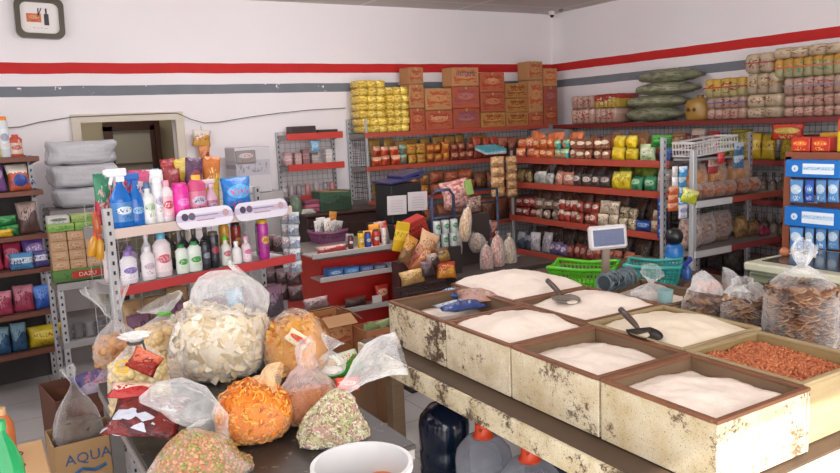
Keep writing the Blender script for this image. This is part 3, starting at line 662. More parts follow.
for i, (px, c_) in enumerate([(740, ('#a07c50', '#c09c60', '#80603c')), (752, ('#8c6848', '#a88858', '#6c4c34'))]):
    o = ob('snack_packet', pillow(.14, .18-.05*i, .1, 3), printed(*c_, 'mottle'), None, (at_y(px, 240, 3.86).x, 3.86, .805)); tag(o, ('taller' if i == 0 else 'shorter')+' tan snack packet on the lower bread rack shelf', 'packet')
p = at_y(768, 234, 3.82); o = ob('snack_packet', pillow(.19, .11, .08, 3), printed('#a83c60', '#c86888', '#80284c', 'wave'), None, (p.x, 3.82, .81), (-1.2, 0, .2)); tag(o, 'crimson packet lying at the right end of the lower bread shelf', 'packet')
p = at_y(739, 150, 3.72); strip(Fr(p.x, 3.72, 0), 0, 0, p.z+.06, 2, .12, .1, ('#4878a8', '#b8c8d8', '#203c68'), 'blue and grey sachets hung', 'from the right end of the wire basket', style='wave')
p = at_y(720, 158, 3.75); o = ob('snack_packet', pillow(.08, .08, .03, 3), printed('#c83038', '#e05050', '#901820', 'wave'), None, (p.x, 3.74, p.z-.04)); tag(o, 'small red packet clipped to the white wire basket', 'packet')

# ---------- wall shelf along the right wall ----------
FR = Fr(5.95, 6.78, -pi/2)
shelving('wall_shelf', 'long dark red wall shelf along the right wall carrying sacks and bundles', FR, 4.3, .35, [1.76, 1.40, 1.05, .70, .35], mat('#7c2a26', .5), mesh_back=True, post_h=1.8, plate='#5c4a44')
def lR(px, py): return 6.78-at_x(px, py, 6.0).y
def rbox(px0, py0, px1, py1, zb, zt, d=.3): return lR(px0, (py0+py1)/2), lR(px1, (py0+py1)/2)
TZ = 1.763
def rbundle(px0, px1, pyt, zb, n, cols, desc, strap=None, style='wave', y=.17, d=.3, name='noodle_bundle'):
    a, b = lR(px0, pyt), lR(px1, pyt); zt = at_x((px0+px1)/2, pyt, 6.0).z; h = zt-zb; W_ = b-a
    t = thing(name, desc, 'bundle', FR.w((a+b)/2, y, zb+.001), FR.rz)
    ob('wrapped_packs', bundle_mesh(W_*.99, d, h, n, n), printed(*cols, style, .25, .5), t)
    if strap:
        bm = bmesh.new(); bbox(bm, 0, 0, h*.52, W_*1.0, d*1.03, .012)
        ob('strap', mesh_of(bm), mat(strap, .4), t)
    return zt
bg = ('#b08c7c', '#c0a090', '#a04038'); be = ('#b09c84', '#c4b094', '#8c5c44')
z1 = rbundle(572, 595, 109, TZ, 4, bg, 'beige-pink pack bundle, lower of the pair nearest the room corner'); rbundle(572, 595, 96, z1, 4, bg, 'beige-pink pack bundle, upper of the pair nearest the room corner')
z1 = rbundle(596, 618, 108, TZ, 4, bg, 'pinkish pack bundle low beside the green sacks'); rbundle(596, 621, 94, z1, 6, ('#c0a040', '#b03c30', '#d8c8a0'), 'yellow and red pack bundle left of the green sacks')
def sack_mesh(L, W_, H_, seed):
    n = 14; path = [(-L/2+L*i/n, 0, H_/2+(.0 if 0 < i < n else -.02)) for i in range(n+1)]
    rad = []
    for i in range(n+1):
        s = math.sin(pi*min(1, max(0, (i+.25)/(n+.5))))**.33; rad.append((W_/2*s, H_/2*s))
    return loft(path, rad, amp=.1, seed=seed, freq=1.6, ref=Vector((0, 0, 1)))
def green_sack(px0, px1, pyt, zb, desc, seed):
    a, b = lR(px0, pyt+8), lR(px1, pyt+8); zt = at_x((px0+px1)/2, pyt, 6.0).z; h = zt-zb
    t = thing('woven_sack', desc, 'sack', FR.w((a+b)/2, .17, zb), FR.rz, 'green sacks stacked on the right wall shelf')
    ob('sack_body', sack_mesh(b-a-.1, .34, h*1.1, seed), printed('#8c8c70', '#a0a084', '#74745c', 'fine', .7, .6), t)
    bm = bmesh.new()
    skin(bm, loft_pts([((b-a)/2-.09, 0, h*.5), ((b-a)/2-.05, 0, h*.5), ((b-a)/2, 0, h*.45)], [(.12, .05), (.09, .04), (.1, .018)], 14, .15, seed, ref=Vector((0, 0, 1))))
    ob('sack_end', mesh_of(bm, True), mat('#84846c', .8, 0, .3), t)
    return zt
z1 = green_sack(619, 673, 108, TZ, 'bottom olive green sack of the stack on the right wall shelf', 1)
z1 = green_sack(619, 677, 96, z1, 'second olive green sack from the bottom of the stack', 2)
z1 = green_sack(628, 687, 83, z1, 'third olive green sack from the bottom of the stack', 3)
green_sack(631, 691, 70, z1, 'topmost olive green sack with a pointed right end', 4)
# yellow jug
a, b = lR(681, 110), lR(706, 110); p = FR.w((a+b)/2, .15, TZ); t_ = thing('jerrycan', 'yellow plastic jerrycan with dark lettering beside the green sacks', 'jug', p, FR.rz)
hh = at_x(694, 97, 6.0).z-TZ; ob('jug_body', loft([(0, 0, 0), (0, 0, .02), (0, 0, hh*.3), (0, 0, hh*.7), (0, 0, hh*.88), (0, 0, hh*.96)], [((b-a)*.42, .11), ((b-a)*.48, .12), ((b-a)*.5, .125), ((b-a)*.5, .125), ((b-a)*.42, .11), ((b-a)*.2, .05)], amp=.02), mat('#a8803c', .35, 0, .2, 12), t_)
ob('lettering', text_mesh('◆ ◆', .05), mat('#5c3a20', .6), t_, (0, -.13, hh*.45)); ob('cap', lathe([(.03, 0), (.03, .03)]), mat('#8c6430', .4), t_, (0, 0, hh*.95))
z1 = rbundle(708, 747, 108.5, TZ, 5, bg, 'beige bundle with red marks, bottom right of the jerrycan'); z1 = rbundle(708, 747, 97, z1, 5, bg, 'beige bundle with red marks and blue strap, middle right of the jerrycan', '#5c5c88')
rbundle(706, 747, 78, z1, 5, ('#a89c6c', '#c8a048', '#8c3c2c'), 'orange and green bundle with red strap, top right of the jerrycan', '#a83820')
z1 = rbundle(748, 783, 107, TZ, 2, be, 'beige folded bundle at the base of the middle column'); z1 = rbundle(748, 783, 94, z1, 2, be, 'beige folded bundle in the middle column', None); z1 = rbundle(748, 780, 73, z1, 3, be, 'beige rolled bundle on the middle column with gold tape', '#a8843c')
rbundle(746, 774, 53, z1, 2, be, 'beige bundle with red strap highest in the middle column', '#9c4030')
z1 = rbundle(785, 846, 106, TZ, 6, bg, 'long pink-beige bundle at the base of the right column'); z1 = rbundle(785, 846, 94, z1, 6, bg, 'long pink-beige bundle, second in the right column'); z1 = rbundle(785, 846, 76, z1, 6, bg, 'long beige bundle with grey strap, third in the right column', '#7c7c88')
z1 = rbundle(775, 846, 56, z1, 7, ('#a8a078', '#c89848', '#688868'), 'orange and green bundle with orange strap in the right column', '#c05c28'); rbundle(775, 846, 45, z1, 4, be, 'thin beige pack on top of the right column')
# goods below on the wall shelf
def RW(z, py, p0, p1, *a, **k): packrow(FR, z, lR(p0, py), lR(p1, py), *a, **k)
PW = 'right wall shelf'
RW(1.40, 140, 572, 640, ('#6c4038', '#8c5848', '#403030'), 'snack_packet', 'brown packets', 'on upper '+PW, 'wave', .16, .2, .08)
RW(1.40, 140, 644, 668, ('#6c3028', '#a08070', '#3c2420'), 'coffee_packet', 'dark red coffee packets', 'on upper '+PW, 'wave', .14, .22, .08)
RW(1.40, 140, 668, 690, ('#8c3c30', '#c8a898', '#4c2420'), 'coffee_packet', 'red-brown coffee packets', 'on upper '+PW, 'logo', .14, .22, .08)
RW(1.40, 140, 690, 705, ('#c8b4a8', '#7c3c34', '#5c3c34'), 'noodle_packet', 'white and brown packets', 'on upper '+PW, 'logo', .12, .26, .08)
RW(1.40, 140, 705, 718, ('#c85048', '#e8d0c8', '#a83830'), 'milk_box', 'red and white milk packs', 'on upper '+PW, 'logo', .16, .26, .08)
RW(1.40, 140, 718, 728, ('#88a040', '#a8c060', '#607830'), 'snack_packet', 'leaf green packets', 'on upper '+PW, 'logo', .12, .2, .08)
RW(1.40, 140, 728, 748, ('#b89c28', '#8c8030', '#4c4424'), 'snack_packet', 'mustard packets', 'on upper '+PW, 'wave', .14, .27, .08)
RW(1.40, 140, 748, 775, ('#b89824', '#d0b440', '#7c3c24'), 'snack_packet', 'gold packets', 'on upper '+PW, 'band', .16, .24, .08)
RW(1.40, 140, 775, 800, ('#a89428', '#c4a838', '#7c6424'), 'snack_packet', 'olive-gold packets', 'on upper '+PW, 'wave', .16, .2, .08)
RW(1.05, 175, 700, 740, ('#5c443c', '#806050', '#302828'), 'snack_packet', 'dim brown packets', 'on middle '+PW, 'wave', .15, .2, .08)
RW(1.40, 140, 800, 845, ('#88401c', '#c08028', '#402020'), 'snack_packet', 'orange-brown packets', 'on upper '+PW, 'band', .16, .2, .08)
for i in range(7):
    x = lR(752+i*9, 185); bottle(FR, x, .1, 1.05, .24, .032, '#4c3c34', '#2c2824', ('#6c5c50', '#8c7c70', '#403028'), 'slim', 'sauce_bottle', desc='dark sauce bottles', place='on middle shelf of right wall')
for i in range(8):
    x = lR(735+i*9, 215); bottle(FR, x, .1, .70, .22, .034, '#4a3c38', '#6c5c4c', ('#7c6c60', '#9c8c80', '#403028'), 'slim', 'syrup_bottle', desc='brown syrup bottles', place='on lower shelf of right wall')
RW(.35, 245, 690, 800, ('#4c4440', '#6c5850', '#303030'), 'snack_packet', 'dim packets', 'on bottom '+PW, 'wave', .2, .22, .08)
# hanging sign under the shelf
p = at_x(783, 133, 5.8); o = ob('snack_packet', pillow(.3, .13, .05, 4), printed('#c8402c', '#c8a838', '#d8d090', 'logo'), None, (5.86, p.y, p.z-.06), (0, 0, -pi/2)); tag(o, 'red packet with yellow-green centre hanging under the right wall shelf', 'packet')

# ---------- brown cabinet with blue sachet cards ----------
FC = Fr(4.62, 2.985, -pi/2)
t_ = thing('display_cabinet', 'brown wooden display cabinet hung with blue sachets at the right', 'cabinet', (4.62, 2.985, 0), -pi/2)
ob('cabinet_body', box_mesh(.9, .4, 1.56), wood_mat('#7c4428', '#5c2e1c', .5), t_, (.45, .22, 0))
bm = bmesh.new(); bbox(bm, .45, .0, 1.53, .9, .02, .06); bbox(bm, .02, 0, .78, .05, .02, 1.5); ob('face_frame', mesh_of(bm), mat('#8c4c30', .5), t_)
def xz(px, py): p = at_x(px, py, 4.60); return 2.985-p.y, p.z
bl = ('#2470c0', '#58a0e0', '#d8e8f4')
for r, (yt, yb, x0, x1) in enumerate([(158, 176, 791, 846), (205, 224, 790, 846)]):
    a, zt = xz(x0, yt); b, zb = xz(x1, yb)
    if r == 0: zt = xz(x0, 159)[1]
    zb = xz(x0, yb)[1]
    c_ = thing('sachet_box', ('upper' if r == 0 else 'lower')+' bright blue display box with white label on the brown cabinet', 'box', FC.w((a+b)/2, -.045, zb), FC.rz)
    ob('box_body', box_mesh(b-a, .07, zt-zb), mat('#1f74c8', .35), c_)
    bm = bmesh.new(); bbox(bm, .04, -.037, (zt-zb)/2, (b-a)*.56, .003, (zt-zb)*.6, .001); ob('white_label', mesh_of(bm), printed('#dce6ee', '#b8d0e8', '#7898c8', 'band', .5, 0), c_)
    bm = bmesh.new(); tube(bm, [(-(b-a)*.31, -.036, (zt-zb)/2), (-(b-a)*.31, -.039, (zt-zb)/2)], .022, 14); ob('round_emblem', mesh_of(bm), mat('#d8e8f4', .5), c_)
    ob('lettering', text_mesh('s', .03), mat('#2860b0', .5), c_, (-(b-a)*.31, -.041, (zt-zb)/2))
for r, (y0, y1) in enumerate([(179, 202), (226, 249)]):
    for i, (x0, x1, pale) in enumerate([(792, 806, 1), (807, 817, 1 if r else 0), (818, 829, 1), (830, 842, 1)]):
        a, zt = xz(x0, y0); b, _ = xz(x1, y0); zb = xz(x0, y1)[1]
        o = ob('sachet', pillow(b-a, zt-zb, .02, seed=i), printed('#5c94d0' if pale else '#1f50a8', '#c0d8ec' if pale else '#4880c8', '#e8f0f4', 'logo', .3, .3), None, FC.w((a+b)/2, -.04, zb), (.05, 0, FC.rz))
        reg(o, ('bsach', r), (('pale blue sachets' if r else 'blue sachets'), ''), 'hanging in '+('upper', 'lower')[r]+' row on the brown cabinet', 'sachet')
a, zt = xz(808, 189); o = ob('price_card', box_mesh(.07, .004, .05), mat('#c8bcae', .6), None, FC.w(xz(812, 200)[0], -.02, xz(812, 203)[1])); o.rotation_euler = (0, 0, FC.rz); tag(o, 'small cream card between the two rows of blue sachets', 'card')
CZ = 1.563
for i, (x0, x1) in enumerate([(787, 806), (807, 826)]):
    a = xz(x0, 145)[0]; b = xz(x1, 145)[0]; a = max(a, .0); o = ob('tea_box', box_mesh(b-a-.004, .12, .09), printed('#b82c1c', '#d8602c', '#e8c050', 'logo', .4, 0), None, FC.w((a+b)/2, .08, CZ)); o.rotation_euler = (0, 0, FC.rz)
    tag(o, ('left' if i == 0 else 'right')+' red box with yellow print on top of the brown cabinet', 'box')
a = xz(800, 135)[0]; b = xz(830, 135)[0]; o = ob('yellow_box', box_mesh(b-a, .12, .11), printed('#d89c18', '#e8b830', '#b87810', 'band', .4, 0), None, FC.w((a+b)/2, .26, CZ)); o.rotation_euler = (0, 0, FC.rz); tag(o, 'low yellow box behind the red boxes on the brown cabinet', 'box')
a = xz(832, 130)[0]; b = xz(848, 130)[0]; o = ob('yellow_box', box_mesh(b-a, .08, .2), printed('#e8c018', '#d84828', '#f0d848', 'top', .4, 0), None, FC.w((a+b)/2, .08, CZ)); o.rotation_euler = (0, 0, FC.rz); tag(o, 'tall yellow and red box at the right frame edge on the cabinet', 'box')
a = xz(826, 122)[0]; o = ob('snack_packet', pillow(.16, .12, .06, 1), printed('#78a02c', '#c8c040', '#d8d8a0', 'wave'), None, FC.w(a, .3, CZ+.111)); o.rotation_euler = (0, 0, FC.rz); tag(o, 'green and yellow packet resting on the low yellow box', 'packet')

# ---------- chest (pale green) ----------
t_ = thing('chest_freezer', 'pale green chest with a dark glass top behind the big snack bag', 'freezer', (3.93, 1.9, 0))
static_box('chest_body', 0, .62, 0, .86, .02, .90, mat('#8c9478', .5, 0, .1), .012, parent=t_)
bm = bmesh.new(); bbox(bm, .31, .43, .925, .66, .90, .05, .01); ob('chest_rim', mesh_of(bm), mat('#c8c8b0', .45), t_)
bm = bmesh.new(); bbox(bm, .33, .45, .952, .52, .74, .006); ob('glass_top', mesh_of(bm), mat('#4c4a44', .12), t_)
bm = bmesh.new(); bbox(bm, -.01, .43, .88, .012, .8, .01); ob('seam_trim', mesh_of(bm), mat('#5c604c', .5), t_)
p = at_z(779, 256, .957); o = ob('egg', lathe([(0, 0), (.012, .004), (.024, .016), (.028, .03), (.024, .045), (.014, .056), (0, .06)], 20), mat('#b8704c', .5), None, (p.x, p.y, .983), (pi/2, .3, .9)); tag(o, 'single brown egg lying on the chest top', 'egg')

# ================================================================== BIN TABLE
PEEL = peel_mat('#cfc5ae'); DWOOD = wood_mat('#5c4634', '#33271f', .6); RIMW = wood_mat('#8a5636', '#4f3426', .6); INW = wood_mat('#84694e', '#4c3a2c', .7); PALEW = wood_mat('#b3a078', '#7a6444', .6); PALEIN = wood_mat('#a8905f', '#6c5638', .7)
TZ0 = .765
t_ = thing('bin_table', 'long peeling cream wooden table carrying the flour bins', 'table', (1.63, 1.27, 0))
static_box('table_top', 0, 1.5, 0, 2.10, TZ0-.035, TZ0-.002, DWOOD, .004, parent=t_)
static_box('front_board', -.02, .0, .0, 2.08, TZ0-.095, TZ0-.004, peel_mat('#d3caae', '#5c4c3c', .47), .003, parent=t_)
static_box('end_board', -.02, 1.5, -.02, 0, TZ0-.09, TZ0-.004, peel_mat('#d8ccb0', '#8c7458', .38), .003, parent=t_)
for x, y in ((.14, .06), (.14, 2.0), (1.42, .06), (1.42, 2.0)): static_box('leg', x-.035, x+.035, y-.035, y+.035, 0, TZ0-.036, INW, .003, parent=t_)
def bin_(x0, x1, y0, y1, zt, desc, outer=None, rim=None, inner=None, dz=0, ze=None):
    g_ = .006; x0 += g_; x1 -= g_; y0 += g_; y1 -= g_; W_, L_, h = x1-x0, y1-y0, zt-TZ0; th = .017
    t = thing('flour_bin', desc, 'bin', ((x0+x1)/2, (y0+y1)/2, TZ0), 0, 'wooden bins on the long table')
    def wall(nm, cx, cy, sx, sy): 
        bm = bmesh.new(); bbox(bm, cx, cy, h/2-.004, sx, sy, h-.014, .002)
        me = mesh_of(bm); me.materials.append(None); 
        for f in me.polygons:
            c = Vector(f.center); n = f.normal
            if n.dot(Vector((cx, cy, 0))) < -.3*Vector((cx, cy, 0)).length: f.material_index = 1
        o = ob(nm, me, outer or PEEL, t); o.material_slots[1].link = 'OBJECT'; o.material_slots[1].material = inner or INW
    wall('side_board', 0, -L_/2+th/2, W_-2*th, th); wall('side_board', 0, L_/2-th/2, W_-2*th, th); wall('side_board', -W_/2+th/2, 0, th, L_); wall('side_board', W_/2-th/2, 0, th, L_)
    bm = bmesh.new(); bbox(bm, 0, 0, .006, W_-2*th, L_-2*th, .01); ob('bin_bottom', mesh_of(bm), inner or INW, t)
    bm = bmesh.new()
    bbox(bm, 0, -L_/2+th/2, h-.005, W_, th+.004, .012, .002); bbox(bm, 0, L_/2-th/2, h-.005, W_, th+.004, .012, .002); bbox(bm, -W_/2+th/2, 0, h-.0052, th+.004, L_-2*th, .012, .002); bbox(bm, W_/2-th/2, 0, h-.0052, th+.004, L_-2*th, .012, .002)
    ob('rim', mesh_of(bm), rim or RIMW, t)
    return (x0+th+.001, x1-th-.001, y0+th+.001, y1-th-.001)
def mound(b, z_edge, peak, m, label, cat='flour', name='flour_heap', seed=0, px=.5, py=.5, flat=1.0, bump_=.012, spread=.42):
    x0, x1, y0, y1 = b; n = 44; bm = bmesh.new(); V = {}
    def zf(a, c):
        d = math.hypot((a-px)/spread, (c-py)/spread)/2.0
        hgt = peak*max(0, 1-d**flat) if d < 1 else 0
        q = Vector((a*3+seed*9, c*3, seed)); wob = noise.noise(q)*bump_*1.3+noise.noise(q*3)*bump_*.35+noise.noise(q*9)*bump_*.12
        return z_edge+hgt+wob
    for i in range(n+1):
        for j in range(n+1): V[i, j] = bm.verts.new((x0+(x1-x0)*i/n, y0+(y1-y0)*j/n, zf(i/n, j/n)))
    for i in range(n):
        for j in range(n): bm.faces.new((V[i, j], V[i+1, j], V[i+1, j+1], V[i, j+1]))
    zb = TZ0+.012; low = {}
    edge = [(i, 0) for i in range(n+1)]+[(n, j) for j in range(1, n+1)]+[(i, n) for i in range(n-1, -1, -1)]+[(0, j) for j in range(n-1, 0, -1)]
    L = [bm.verts.new((V[e].co.x, V[e].co.y, zb)) for e in edge]
    for k in range(len(edge)): k2 = (k+1) % len(edge); bm.faces.new((V[edge[k]], V[edge[k2]], L[k2], L[k]))
    bm.faces.new(L)
    o = ob(name, mesh_of(bm, True), m, None); tag(o, label, cat, None, 'stuff'); return zf
FL = flour_mat(); FLP = flour_mat('#ecdfcc', '#dccbb2')
RT = .98
ys = [3.235, 2.715, 2.25, 1.768, 1.30]
b1 = bin_(1.73, 2.19, ys[1], ys[0], RT, 'badly peeling cream bin at the far left end, blue packs inside', peel_mat('#dccfb4', '#5c4434', .485))
b2 = bin_(1.73, 2.19, ys[2], ys[1], RT, 'second cream bin from the far end in the front row', peel_mat('#d6cbb2', '#6b5340', .425))
b3 = bin_(1.73, 2.19, ys[3], ys[2], RT, 'third cream bin in the front row, flour sunk low at the back', peel_mat('#cfc4aa', '#6b5340', .44))
b4 = bin_(1.73, 2.19, ys[4], ys[3], RT, 'nearest front bin with a sunlit white end panel', peel_mat('#c4baa0', '#7c6448', .45))
mound(b1, .885, .03, FL, 'flat pale flour in the far left bin under blue packs', seed=1, px=.3, py=.6)
mound(b2, .930, .075, FL, 'heaped cream flour in the second front bin', seed=2, px=.55, py=.6, flat=1.3, spread=.5)
mound(b3, .895, .065, FL, 'smooth cream flour in the third front bin', seed=3, px=.45, py=.45, flat=1.5, spread=.5)
mound(b4, .905, .05, FL, 'pinkish white flour in the nearest front bin', seed=4, px=.45, py=.5, flat=1.6, spread=.5)
a1 = bin_(2.19, 2.69, 2.81, 3.36, RT, 'back row bin at the far end heaped with flour', rim=RIMW)
a2 = bin_(2.19, 2.69, 2.31, 2.81, RT, 'back row bin with a clear scoop lying in the flour')
a3 = bin_(2.19, 2.67, 1.80, 2.31, RT, 'back row bin with yellowish flour and dark scoop', rim=PALEW, inner=PALEIN, outer=PALEW)
a4 = bin_(2.19, 2.62, 1.33, 1.80, RT, 'unpainted wooden bin full of red peanuts', rim=PALEW, inner=PALEIN, outer=PALEW)
c1 = bin_(2.69, 3.09, 2.33, 2.83, .96, 'low third-row bin partly covered by clear bags', rim=INW)
mound(a1, .945, .10, FL, 'tall rounded heap of pale flour in the far back bin', seed=6, px=.5, py=.5, flat=1.4, spread=.52)
mound(a2, .925, .075, FL, 'pale flour heaped to the right in the scoop bin', seed=7, px=.7, py=.5, flat=1.4, spread=.5)
mound(a3, .925, .07, FLP, 'yellowish flour heap in the back row bin', seed=8, px=.6, py=.5, flat=1.5, spread=.5)
zf = mound(a4, .915, .04, mat('#8c4428', .7, 0, .5, 60), 'layer of red peanuts under the loose nuts', 'peanuts', 'peanut_heap', seed=9, px=.5, py=.75, flat=1.5, spread=.5)
mound(c1, .90, .04, FL, 'pale flour in the low third-row bin', seed=11)
# loose peanuts
_bi = bmesh.new(); bmesh.ops.create_icosphere(_bi, subdivisions=1, radius=1); PEA_V = [v.co.copy() for v in _bi.verts]; PEA_F = [[v.index for v in f.verts] for f in _bi.faces]; _bi.free()
bm = bmesh.new(); R = random.Random(3)
for i in range(2300):
    a, c = R.random(), R.random(); x = a4[0]+.008+(a4[1]-a4[0]-.016)*a; y = a4[2]+.008+(a4[3]-a4[2]-.016)*c; zz = zf(a, c)+R.uniform(-.001, .004)
    q = Euler((R.uniform(0, 6), R.uniform(0, 6), R.uniform(0, 6))).to_matrix(); mi = R.choice((0, 0, 1, 2))
    vs = [bm.verts.new(q@Vector((c.x*.0085, c.y*.0058, c.z*.0055))+Vector((x, y, zz))) for c in PEA_V]
    for f_ in PEA_F: f = bm.faces.new([vs[k] for k in f_]); f.material_index = mi; f.smooth = True
me = bpy.data.meshes.new('peanuts'); bm.to_mesh(me); bm.free()
for c_ in ('#b06038', '#c07a4c', '#984a2c'): me.materials.append(mat(c_, .5))
o = ob('peanuts', me); tag(o, 'loose reddish peanuts filling the unpainted wooden bin', 'peanuts', None, 'stuff')
# blue packs in the far left bin
for i, (px, py, w_, h, c_, rz, desc) in enumerate([(485, 306, .30, .24, ('#9c7466', '#a88272', '#8c6458'), .5, 'brown-pink plastic pack lying on top in the far left bin'), (464, 311, .26, .12, ('#28407c', '#b8c0cc', '#203064'), .9, 'dark blue pack at the front of the far left bin'), (450, 299, .15, .10, ('#3868b0', '#78a0d0', '#284880'), .2, 'bright blue pack at the back of the far left bin')]):
    p = at_z(px, py-6, .955); o = ob('plastic_pack', pillow(w_, h, .05, i), printed(*c_, 'wave', .2, .6), None, (p.x-.02, p.y-.05, .95+.012*(i == 0)), (-pi/2+.05, .03*i, rz-1.0)); tag(o, desc, 'pack')
# scoops
def scoop(px, py, z, rz, desc, clear):
    p = at_z(px, py, z); t = thing('scoop', desc, 'scoop', p, rz); bm = bmesh.new(); n = 16; V = []
    for i in range(9):
        u = i/8; R_ = []
        for k in range(n+1):
            th = pi+pi*k/n; wd = .06*(1-.5*(u-.35)**2*2); R_.append(bm.verts.new((wd*math.cos(th), -.14*u+(.0 if True else 0), .035*math.sin(th)*(1-.6*u)+.02)))
        V.append(R_)
    for a, b in zip(V, V[1:]):
        for k in range(n): bm.faces.new((a[k], a[k+1], b[k+1], b[k]))
    bm.faces.new(V[0])
    bmesh.ops.solidify(bm, geom=bm.faces[:], thickness=.002)
    ob('scoop_blade', mesh_of(bm, True), tinted('#a8a098', .5) if clear else mat('#4c4440', .4, .3), t)
    bm = bmesh.new(); tube(bm, [(0, 0, .02), (0, .03, .03), (0, .09, .045), (0, .155, .06)], [.008, .012, .014, .013], 10); ob('handle', mesh_of(bm, True), mat('#4a3832', .4), t)
scoop(561, 299, .985, -.30, 'clear plastic scoop with dark brown handle in the back bin', True)
scoop(638, 333, .975, -.36, 'dark metal scoop lying in the yellowish flour bin', False)

# bottles under the table
def gallon(x, y, desc, cols, capc, h=.46, r=.135, seal=True, clear=True):
    t = thing('water_gallon', desc, 'water bottle', (x, y, 0), rnd.uniform(0, 3), 'water gallons under the table'); k = h/.49
    prof = [(r*.9, 0), (r*.98, .012), (r, .03), (r, .10*k), (r*.95, .115*k), (r, .13*k), (r, .20*k), (r*.95, .215*k), (r, .23*k), (r, .33*k), (r*.93, .37*k), (r*.6, .42*k), (r*.24, .435*k), (r*.22, .47*k)]
    ob('bottle_body', lathe(prof, 32), cols, t)
    ob('cap', lathe([(r*.27, .455*k), (r*.27, .49*k), (r*.2, .495*k)]), capc, t)
    return t
gallon(1.94, 3.08, 'full dark blue water gallon under the far end of the bin table', mat('#101c30', .12), mat('#1c2c48', .4), h=.50, r=.13)
CL = tinted('#d0d4dc', .16); OR = mat('#d8421c', .4)
for x, y, d in ((1.87, 2.64, 'clear empty gallon with orange cap, left of the row under the table'), (1.885, 2.33, 'clear empty gallon with orange cap, middle of the row under the table'), (1.88, 2.03, 'clear empty gallon with orange cap, nearest under the table')):
    t = gallon(x, y, d, CL, OR, h=.50, r=.13); ob('neck_seal', lathe([(.046, .43), (.05, .44), (.038, .452), (.034, .49)]), mat('#d8481f', .4), t)
    o = ob('cap_mark', text_mesh('o', .03), mat('#1c1c20', .5), t, (0, -.037, .482)); o.rotation_euler = (0, 0, -.9-t.rotation_euler.z); o.location = Vector((math.sin(-.9-t.rotation_euler.z+pi*0)*0, 0, .482))+Matrix.Rotation(-.9-t.rotation_euler.z, 3, 'Z')@Vector((0, -.038, 0))
gallon(2.38, 2.78, 'second dark gallon in shadow behind the full blue one', mat('#1c2836', .15), mat('#2c3038', .4), h=.5, r=.13)
# ---------- side table with baskets and scale ----------
t_ = thing('side_table', 'low dark wooden table behind the bins under the plastic baskets', 'table', (3.145, 2.45, 0))
static_box('table_top', .0, .76, 0, 1.40, .815, .845, DWOOD, .004, parent=t_)
for x, y in ((.05, .05), (.71, .05), (.05, 1.35), (.71, 1.35)): static_box('leg', x-.03, x+.03, y-.03, y+.03, 0, .814, DWOOD, .003, parent=t_)
def basket(cx, cy, rz, W_, L_, h, m, desc, zb=.846):
    t = thing('plastic_basket', desc, 'basket', (cx, cy, zb), rz); bm = bmesh.new(); s = .84
    def P(u, v, z_): k = s+(1-s)*z_/h; return Vector((u*W_/2*k, v*L_/2*k, z_))
    for (u0, v0), (u1, v1), n in (((-1, -1), (1, -1), 20), ((1, -1), (1, 1), 15), ((1, 1), (-1, 1), 20), ((-1, 1), (-1, -1), 15)):
        for i in range(n):
            a = i/n; u, v = u0+(u1-u0)*a, v0+(v1-v0)*a; tube(bm, [P(u, v, 0), P(u, v, h)], .004, 4, cap=False)
    for z_ in (.0, .25*h, .5*h, .75*h): tube(bm, [P(-1, -1, z_), P(1, -1, z_), P(1, 1, z_), P(-1, 1, z_), P(-1, -1, z_)], .004, 4, cap=False)
    ob('lattice_wall', mesh_of(bm), m, t)
    bm = bmesh.new(); pts = [P(-1, -1, h), P(0, -1, h-.018), P(1, -1, h), P(1, 0, h-.012), P(1, 1, h), P(0, 1, h-.018), P(-1, 1, h), P(-1, 0, h-.012), P(-1, -1, h)]
    tube(bm, pts, .012, 6); ob('rim', mesh_of(bm, True), m, t)
    bm = bmesh.new(); bbox(bm, 0, 0, .004, W_*s, L_*s, .006); ob('basket_bottom', mesh_of(bm), m, t)
GB, TB = mat('#58b81c', .35), mat('#389c94', .35)
basket(3.13, 3.31, .62, .28, .38, .12, GB, 'bright lime green lattice basket left of the scale')
basket(3.42, 3.03, .62, .25, .31, .13, TB, 'teal lattice basket right of the scale')
o = ob('plastic_pack', pillow(.2, .12, .1, 2), film(.3), None, (3.10, 2.96, .80), (-.3, 0, -.6)); tag(o, 'crumpled clear bag at the corner of the green basket', 'bag')
# scale
t_ = thing('digital_scale', 'digital scale with blue display on a post behind the bins', 'scale', (2.93, 2.93, .77), -.56)
ob('scale_base', box_mesh(.20, .20, .07, .012), mat('#b8b4b0', .4), t_, (.0, .02, 0)); ob('scale_post', box_mesh(.04, .03, .38, .004), mat('#7c6c60', .4), t_)
hd = ob('display_head', box_mesh(.205, .05, .13, .016), mat('#c8c4c4', .35), t_, (.015, 0, .36), (-.08, -.05, 0))
bm = bmesh.new(); bbox(bm, .002, -.0265, .065, .165, .004, .088); ob('display_screen', mesh_of(bm), mat('#1c2c60', .25), hd)
for q in range(3): ob('lettering', text_mesh('— — —', .02), mat('#50609c', .5), hd, (-.002, -.03, .04+.025*q))
# steel mesh roll
bm = bmesh.new(); R = random.Random(5)
for k in range(44):
    pts = []; a0 = R.uniform(0, 6.28); x0_ = R.uniform(-.1, .1); rr = R.uniform(.040, .052); st_ = R.choice((-1, 1))
    for i in range(16): a = a0+i*.55; pts.append((x0_+st_*.006*i if abs(x0_+st_*.006*i) < .11 else math.copysign(.11, st_), rr*math.cos(a), .05+rr*math.sin(a)))
    tube(bm, pts, .0028, 4, cap=False)

p = Vector((2.80, 2.72, .962)); o = ob('wire_mesh_roll', mesh_of(bm, True), mat('#8798a0', .4, .3, .4, 120, .75), None, p, (0, 0, .15)); tag(o, 'blue-grey rolled wire mesh lying behind the flour bins', 'mesh roll')
bm = bmesh.new(); tube(bm, [(-.105, 0, .05), (.105, 0, .05)], .038, 14); ob('roll_core', mesh_of(bm), mat('#28343c', .6), o)
